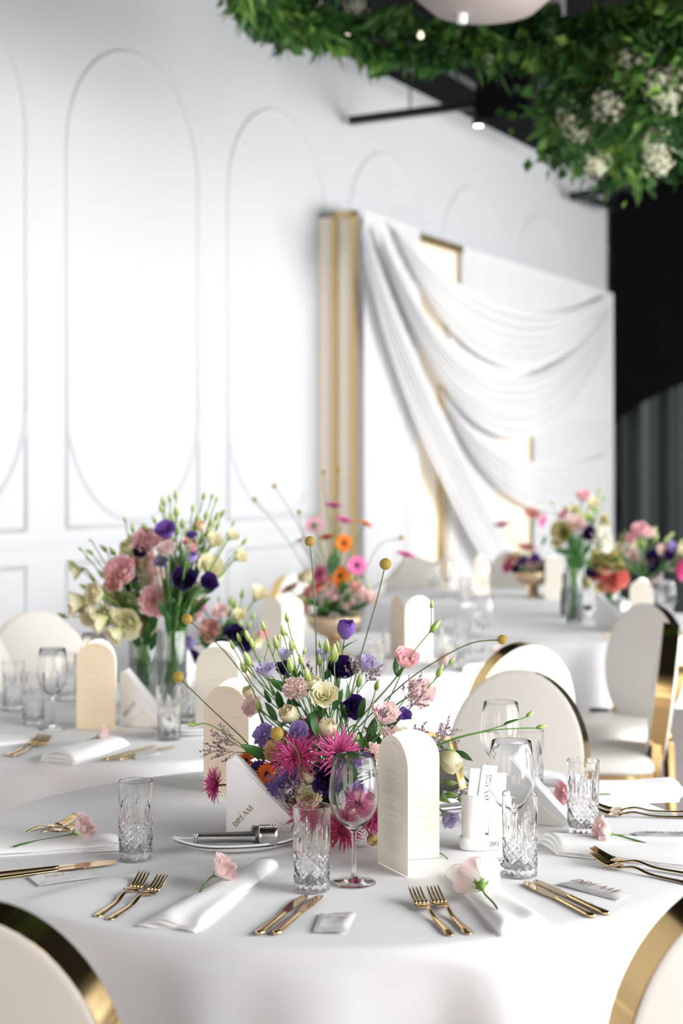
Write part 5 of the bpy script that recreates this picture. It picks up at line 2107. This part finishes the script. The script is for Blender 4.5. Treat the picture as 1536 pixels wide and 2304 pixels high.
# ------------------------------------------------------------------ gold bowl of gerberas
def pedestal_bowl(px, d, label, R=.112, hb=.09, hp=.06):
    x = (px - CX) / F * d
    t = thing('pedestal_bowl', label, 'bowl', (x, d, TZ + .0012), 0, 'gold pedestal bowls')
    MB().lathe([(0, 0), (.055, 0), (.055, .006), (.03, .012), (.026, hp), (.0, hp)], 28).build('pedestal', M['bowl'], t)
    MB().lathe([(0, hp - .002), (.03, hp), (R * .62, hp + hb * .2), (R * .9, hp + hb * .55), (R, hp + hb), (R - .004, hp + hb), (R * .86, hp + hb * .58), (R * .5, hp + hb * .3), (0, hp + hb * .25)], 40).build('bowl', M['bowl'], t)
    MB().lathe([(0, hp + .03), (R * .7, hp + .04), (R * .88, hp + hb * .85), (R * .5, hp + hb * 1.15), (0, hp + hb * 1.2)], 24).build('foam', M['foam'], t)
    return Vector((x, d, TZ + hp + hb))


D4 = 6.05
b4 = pedestal_bowl(752, D4, 'matt gold pedestal bowl filled with gerberas')
B4 = Bouquet('the gold bowl of gerberas', b4, .05)
g = B4.gerbera
g('hotpink', 749, 1138, D4, 48, (.1, -.25, 1))
g('hotpink', 773, 1171, D4, 48, (.35, -.3, 1))
g('lightpink', 708, 1182, D4, 54, (-.1, .8, .5))
g('lightpink', 676, 1216, D4, 40, (-.5, -.1, 1))
g('hotpink', 802, 1272, 5.95, 52, (.25, -1, .25))
g('magenta', 719, 1291, 5.98, 46, (-.6, -.6, .3))
g('hotpink', 912, 1249, D4, 50, (.3, -.25, 1), via=[at(830, 1330, D4), at(890, 1290, D4)])
g('dustypink', 652, 1325, D4, 52, (-.5, -.3, .9))
g('orange', 822, 1179, D4, 38, (.5, -.3, .9))
g('orange', 773, 1222, 6.0, 48, (.2, -1, .2))
g('orange', 735, 1209, 6.1, 42, (-.2, -.3, 1))
g('orange', 765, 1296, 5.96, 52, (-.2, -1, .15))
for (c, x, y, s_, st) in [('palepink', 749, 1342, 32, 'cup'), ('palepink', 782, 1360, 36, 'cup'), ('white', 735, 1348, 24, 'cup'), ('white', 796, 1349, 26, 'cup'), ('palepink', 818, 1340, 34, 'ruffle'), ('dustypink', 700, 1335, 32, 'cup'), ('palepink', 692, 1371, 26, 'cup'), ('dustypink', 735, 1310, 26, 'cup'), ('cream', 690, 1300, 34, 'cup'),
                          ('palepink', 835, 1345, 30, 'ruffle'), ('white', 752, 1388, 20, 'cup'), ('dustypink', 800, 1325, 26, 'cup'), ('coral', 716, 1325, 24, 'cup'), ('palepink', 760, 1325, 26, 'ruffle'), ('cream', 680, 1350, 24, 'cup')]:
    B4.rose(c, x, y, 5.97, s_, ((x - 755) / 80, -.8, (1370 - y) / 70 + .2), st)
for (x, y, s_) in [(790, 1300, 18), (828, 1318, 18), (672, 1300, 16), (808, 1310, 18)]:
    B4.bud(x, y, 6.0, s_)
for (x, y, L_, dr) in [(720, 1372, 50, (-.5, -.6, .2)), (760, 1375, 46, (.1, -.8, .2)), (800, 1372, 46, (.6, -.6, .2)), (740, 1380, 46, (-.2, -.8, .1)), (780, 1345, 44, (.3, -.4, .8)), (700, 1355, 44, (-.7, -.4, .4)), (735, 1365, 44, (0, -.6, .6)), (815, 1365, 40, (.7, -.5, .2)), (770, 1320, 44, (.1, -.3, 1)), (745, 1270, 50, (0, -.2, 1)), (755, 1260, 50, (.1, -.2, 1))]:
    B4.leaf_thing(x, y, 5.94, L_, dr, .2)
for (x, y, via) in [(728, 1062, None), (761, 1056, None), (617, 1094, [at(720, 1330, D4), at(680, 1200, D4)]), (573, 1124, [at(720, 1340, D4), at(650, 1220, D4)]), (673, 1152, None), (902, 1210, [at(800, 1330, D4), at(850, 1230, D4)])]:
    B4.crasp(x, y, D4, 11, via)
B4.finish()

# ------------------------------------------------------------------ far gold bowl
D5 = 8.75
b5 = pedestal_bowl(1200, D5, 'far gold pedestal bowl of mixed flowers near the drapes', R=.12)
B5 = Bouquet('the far gold bowl by the drapes', b5, .04)
B5.gerbera('lightpink', 1128, 1181, D5, 40, (-.2, -.4, 1))
B5.gerbera('coral', 1198, 1156, D5, 44, (.1, -.6, .8))
B5.gerbera('hotpink', 1220, 1172, D5, 38, (.7, -.5, -.3))
B5.gerbera('coral', 1185, 1232, D5, 48, (.1, -.35, 1))
for (c, x, y, s_, st) in [('dustypink', 1150, 1265, 28, 'cup'), ('violet', 1175, 1262, 24, 'cup'), ('palepink', 1188, 1272, 26, 'cup'), ('violet', 1202, 1258, 22, 'cup'), ('magenta', 1143, 1278, 22, 'cup'), ('cream', 1165, 1252, 20, 'cup'), ('palepink', 1215, 1270, 24, 'cup'), ('purple', 1160, 1280, 20, 'cup'), ('palepink', 1205, 1285, 22, 'cup')]:
    B5.rose(c, x, y, 8.68, s_, ((x - 1190) / 60, -.8, .4), st)
for (x, y, L_, dr) in [(1205, 1285, 36, (.5, -.6, .3)), (1180, 1285, 36, (-.3, -.6, .3)), (1225, 1275, 34, (.8, -.3, .4)), (1225, 1215, 26, (.5, 0, 1))]:
    B5.leaf_thing(x, y, 8.64, L_, dr, .2)
B5.finish()

# ------------------------------------------------------------------ right table: slim vase, coral posy, pink posy
D6 = 7.2
vc = vase(1290, D6, 1.45 - (1275 - HY) * D6 / F, .040, 'slim clear vase packed with green stems on the right table')
B6 = Bouquet('the slim vase bouquet at right', vc + Vector((0, 0, .02)), .03)
for (c, x, y, s_, st) in [('pink', 1311, 1119, 30, 'cup'), ('palepink', 1296, 1181, 36, 'cup'), ('cream', 1331, 1135, 30, 'bell'), ('olive', 1265, 1197, 40, 'open'), ('purple', 1319, 1201, 32, 'bell'), ('cream', 1253, 1222, 24, 'open'), ('white', 1352, 1195, 40, 'ruffle'), ('white', 1362, 1222, 36, 'ruffle'), ('white', 1343, 1210, 34, 'ruffle'),
                          ('pink', 1268, 1160, 22, 'cup'), ('olive', 1358, 1170, 22, 'open'), ('cream', 1290, 1150, 22, 'bell')]:
    B6.rose(c, x, y, 7.16, s_, ((x - 1300) / 70, -.8, (1190 - y) / 90 + .2), st, via=neck(B6, x, y, 7.16, vc))
for (x, y, s_) in [(1272, 1145, 22), (1285, 1138, 22), (1320, 1155, 26), (1312, 1165, 28), (1328, 1160, 26), (1345, 1120, 20), (1350, 1100, 16), (1342, 1145, 22), (1360, 1118, 16), (1240, 1130, 12), (1302, 1150, 24), (1336, 1172, 22)]:
    B6.bud(x, y, 7.18, s_, ((x - 1300) / 80, -.2, 1), via=neck(B6, x, y, 7.18, vc))
for (x, y, L_, dr) in [(1270, 1242, 44, (-.9, -.3, .1)), (1290, 1235, 46, (0, -.3, 1)), (1305, 1225, 46, (.2, -.3, 1)), (1300, 1255, 44, (.1, -.3, 1)), (1320, 1235, 40, (.5, -.3, .8)), (1283, 1260, 44, (-.2, -.3, 1)), (1310, 1265, 40, (.3, -.3, .8)), (1285, 1215, 44, (-.3, -.2, 1))]:
    B6.leaf_thing(x, y, 7.12, L_, dr, .2)
B6.finish()
D7 = 7.45
vd = vase(1372, D7, 1.45 - (1325 - HY) * D7 / F, .05, 'short clear vase of coral flowers behind the napkin stand')
B7 = Bouquet('the coral and olive posy', vd + Vector((0, 0, .03)), .03)
for (c, x, y, s_, st) in [('coral', 1345, 1290, 32, 'ruffle'), ('coral', 1372, 1312, 40, 'ruffle'), ('coral', 1396, 1300, 36, 'ruffle'), ('coral', 1378, 1290, 30, 'ruffle'), ('olive', 1352, 1250, 36, 'open'), ('olive', 1372, 1256, 36, 'open'), ('cream', 1362, 1275, 30, 'open'), ('olive', 1340, 1268, 28, 'open'), ('cream', 1322, 1310, 30, 'bell'), ('cream', 1350, 1320, 28, 'bell'),
                          ('olive', 1386, 1270, 28, 'open'), ('purple', 1332, 1288, 26, 'cup'), ('purple', 1372, 1272, 20, 'cup')]:
    B7.rose(c, x, y, 7.38, s_, ((x - 1365) / 50, -.8, (1290 - y) / 70 + .2), st)
for (x, y, L_, dr) in [(1350, 1262, 34, (-.3, -.3, 1)), (1385, 1262, 34, (.3, -.3, 1)), (1330, 1275, 34, (-.8, -.3, .5)), (1372, 1335, 36, (0, -.5, .6)), (1395, 1280, 34, (.7, -.3, .5))]:
    B7.leaf_thing(x, y, 7.36, L_, dr, .2)
B7.finish()
D8 = 7.7
ve = vase(1450, D8, 1.45 - (1325 - HY) * D8 / F, .055, 'wide clear vase of pink and purple flowers behind the cream card')
B8 = Bouquet('the pink-purple bouquet', ve + Vector((0, 0, .03)), .03)
for (c, x, y, s_, st) in [('pink', 1440, 1194, 34, 'cup'), ('palepink', 1455, 1202, 30, 'cup'), ('palepink', 1424, 1255, 38, 'cup'), ('pink', 1421, 1214, 26, 'cup'), ('white', 1415, 1231, 24, 'cup'), ('purple', 1464, 1254, 28, 'cup'), ('purple', 1468, 1280, 34, 'cup'), ('purple', 1500, 1251, 28, 'cup'), ('lavender', 1508, 1233, 24, 'bell'), ('magenta', 1532, 1281, 40, 'ruffle'),
                          ('palepink', 1486, 1240, 26, 'cup'), ('palepink', 1470, 1296, 26, 'cup'), ('white', 1505, 1272, 24, 'cup'), ('palepink', 1460, 1266, 20, 'cup'), ('cream', 1528, 1240, 26, 'bell'), ('cream', 1395, 1235, 24, 'bell'), ('white', 1550, 1250, 28, 'cup')]:
    B8.rose(c, x, y, 7.64, s_, ((x - 1455) / 80, -.8, (1260 - y) / 80 + .2), st)
for (x, y, s_) in [(1448, 1222, 24), (1472, 1195, 24), (1475, 1210, 24), (1498, 1215, 24), (1508, 1205, 22), (1400, 1210, 22), (1408, 1200, 18), (1430, 1225, 24), (1440, 1215, 24), (1532, 1220, 22), (1520, 1255, 22), (1395, 1222, 22), (1385, 1245, 22)]:
    B8.bud(x, y, 7.68, s_, ((x - 1450) / 80, -.2, 1))
for (x, y, L_, dr) in [(1435, 1275, 40, (-.3, -.3, 1)), (1450, 1290, 40, (.1, -.4, .8)), (1420, 1280, 36, (-.7, -.3, .5)), (1490, 1275, 36, (.5, -.3, .8)), (1445, 1245, 36, (0, -.2, 1)), (1410, 1260, 34, (-.7, -.2, .6)), (1515, 1270, 34, (.7, -.3, .5)), (1440, 1300, 36, (-.3, -.5, .2)), (1460, 1300, 36, (.3, -.5, .2))]:
    B8.leaf_thing(x, y, 7.6, L_, dr, .2)
B8.finish()

# dark bottles on the right table
for (px, py, hgt, r, lab) in [(1268, 1385, .20, .016, 'slim dark bottle left of the slim vase'), (1322, 1392, .060, .022, 'small jar with a black cap right of the slim vase')]:
    p = P_on(px, py)
    t = thing('bottle' if hgt > .1 else 'small_jar', lab, 'bottle' if hgt > .1 else 'jar', p)
    if hgt > .1:
        MB().lathe([(0, 0), (r, 0), (r, hgt * .55), (r * .45, hgt * .72), (r * .42, hgt), (0, hgt)], 20).build('body', M['photo'], t)
        MB().lathe([(r * .5, hgt * .88), (r * .5, hgt + .004), (0, hgt + .004)], 16).build('cap', M['track'], t)
    else:
        MB().lathe([(0, 0), (r, 0), (r, hgt * .7), (0, hgt * .7)], 20).build('body', M['porcelain'], t)
        MB().lathe([(r * 1.02, hgt * .7), (r * 1.02, hgt), (0, hgt)], 20).build('cap', M['photo'], t)

# ------------------------------------------------------------------ single flowers on the napkins
def lone(px, py, size, dr, tail, label, col='palepink', style='liz', z=.022, cal=1.15):
    P = on(px, py, TZ + z)
    R = size / 2 * P.y / F * 1.25
    dv = Vector(dr).normalized()
    T = on(*tail, TZ + .018)
    H = max(l[3] for l in STY[style])
    base = P - dv * (H * .5 * R)
    o = link('lisianthus', None, None, (T.x, T.y, T.z))
    tag(o, label, 'flower', 'single lisianthus flowers on the napkins')
    q = quat_z(dv)
    for m in petal_meshes(style, 1, col):
        link('petal', m, o, base - T, q, R)
    link('calyx', calyx_mesh(), o, base - T, q, R * cal)
    c1 = T.lerp(base, .35) + Vector((0, 0, .004))
    MB().tube([p - T for p in bez(T, c1, base - dv * R * .8, base - dv * R * .1, 10)], .0018, 6).build('stem', M['stem'], o)


lone(185, 1863, 52, (.75, -.15, .45), (30, 1905), 'pink lisianthus lying on the left napkin, stem pointing left', z=.036)
lone(500, 1956, 54, (.70, -.2, .55), (450, 2006), 'pink lisianthus lying on the front left napkin', z=.034)
lone(1078, 1980, 78, (-.12, .86, .40), (1118, 2044), 'upturned pink lisianthus showing its green calyx on the front right napkin', style='open', z=.036, cal=1.6)
lone(1357, 1872, 50, (-.85, -.25, .25), (1490, 1912), 'pink lisianthus on the right napkin, stem pointing right', z=.036)
lone(1272, 1786, 44, (-.8, -.4, .2), (1388, 1788), 'deep pink lisianthus half hidden behind the right tumbler', col='pink', z=.035)
lone(232, 1655, 34, (.9, .1, .25), (168, 1682), 'blurred pink lisianthus on the left table napkin', z=.030)
lone(1120, 1472, 28, (.5, -.3, .5), (1130, 1490), 'blurred pink lisianthus on the gerbera table by the wine glass', z=.03)
lone(1000, 1485, 28, (-.5, -.3, .5), (1020, 1496), 'blurred pink lisianthus on the gerbera table beside the white card', z=.03)

# ================================================================== hanging greenery
def garland(c, R, tube, label, n, seed, blooms, droop=.0, wire=True):
    t = thing('hanging_garland', label, 'garland', c, 0, 'hanging greenery rings')
    rnd = random.Random(seed)
    MB().tube([(R * cos(2 * pi * k / 48), R * sin(2 * pi * k / 48), 0) for k in range(49)], .02, 8, False).build('hoop', M['track'], t)
    w = MB()
    for k in range(3):
        a = 2 * pi * k / 3 + .4
        w.tube([(R * cos(a), R * sin(a), 0), (0, 0, min(.7, CEIL - c.z - .05)), (0, 0, CEIL - c.z)], .004, 5)
    w.build('hanging_wires', M['track'], t)
    b = MB()
    for k in range(n):
        a = rnd.uniform(0, 2 * pi)
        ce = Vector((cos(a), sin(a), 0))
        q = rnd.uniform(0, 2 * pi)
        rr = tube * sqrt(rnd.random())
        clump = .80 + .30 * sin(9 * a + seed) + .28 * sin(23 * a) + rnd.choice((0, 0, 0, .5))
        p = ce * (R + rr * cos(q) * clump) + Vector((0, 0, rr * sin(q) * clump))
        d = (ce * cos(q) + Vector((0, 0, sin(q) - .25)) + Vector((rnd.gauss(0, .6), rnd.gauss(0, .6), rnd.gauss(0, .5)))).normalized()
        x = d.orthogonal().normalized()
        x = Quaternion(d, rnd.uniform(0, 6.28)) @ x
        y = d.cross(x)
        fern = rnd.random() < .18
        L = rnd.uniform(.035, .085) * (1.9 if fern else 1)
        wd = L * (.10 if fern else .36)
        tt = max(0, min(1, rnd.gauss(.42, .22) + .25 * sin(5 * a + 2 * q)))
        b.add([p, p + d * L * .45 + x * wd + y * wd * .3, p + d * L, p + d * L * .45 - x * wd + y * wd * .3, p + d * L * .5], [(0, 1, 4), (1, 2, 4), (2, 3, 4), (3, 0, 4)], tt)
    f = b.build('foliage', M['leafy'], t, False)
    f['kind'] = 'stuff'
    for (p, s_) in blooms:
        hb = MB()
        lp = p - c
        for k in range(70):
            z = 1 - 2 * (k + .5) / 70
            r_ = sqrt(1 - z * z)
            a = k * 2.4
            nrm = Vector((r_ * cos(a), r_ * sin(a), z))
            x = nrm.orthogonal().normalized()
            y = nrm.cross(x)
            q = nrm * s_ * rnd.uniform(.70, 1.15) * (1 + .25 * sin(3 * a + z * 4 + seed)) + Vector((rnd.gauss(0, .08), rnd.gauss(0, .08), rnd.gauss(0, .08))) * s_
            ww = s_ * .2
            vs = [q]
            for e in range(8):
                an = e * pi / 4
                rad = ww * (1.15 if e % 2 else .7)
                vs.append(q + (x * cos(an) + y * sin(an)) * rad + nrm * ww * .2)
            hb.add(vs, [(0, 1 + e, 1 + (e + 1) % 8) for e in range(8)], [.2] + [rnd.uniform(.6, 1)] * 8)
        hb.build('hydrangea', M['hydr'], t, False, lp)['kind'] = 'stuff'
    return t


g1c = at(1085, -42, 6.0)
g1 = garland(g1c, 0.90, .075, 'large hanging ring of greenery across the top of the picture', 7000, 3,
             [(at(690, 5, 6.75), .05), (at(800, 15, 6.8), .045), (at(1120, 95, 6.88), .035), (at(1100, 130, 6.86), .03)])
for (px, py) in [(780, 76), (946, 78)]:
    p = at(px, py, 6.72) - g1c
    MB().lathe([(0, -.018), (.010, -.014), (.013, -.004), (.009, .008), (.005, .014), (0, .016)], 10).build('bulb', M['bulb'], g1, True, p)
g2c = at(1600, 232, 7.0)
garland(g2c, 0.56, .21, 'dense hanging ring of greenery with cream hydrangeas at upper right', 10000, 8,
        [(at(1425, 150, 6.55), .085), (at(1292, 252, 6.80), .085), (at(1372, 232, 6.55), .07), (at(1482, 188, 6.4), .065), (at(1500, 224, 6.4), .06), (at(1482, 362, 6.6), .06), (at(1340, 372, 6.72), .05), (at(1535, 180, 6.4), .07), (at(1300, 285, 6.75), .06), (at(1475, 320, 6.5), .05), (at(1440, 118, 6.7), .05)])
t = thing('pendant_lamp', 'round greyish pendant shade with a white tube inside the greenery ring', 'lamp', at(1090, 40, 6.1))
MB().lathe([(0, .0), (.10, .004), (.20, .03), (.27, .09), (.275, .13), (.265, .13), (.26, .095), (0, .02)], 40).build('shade', M['shade'], t)
MB().lathe([(0, -.03), (.018, -.03), (.02, -.02), (.02, .16), (0, .16)], 16).build('tube', M['porcelain'], t, True, (-.09, -.03, 0))
MB().tube([(0, 0, .1), (0, 0, CEIL - t.location.z)], .006, 6).build('cable', M['track'], t)
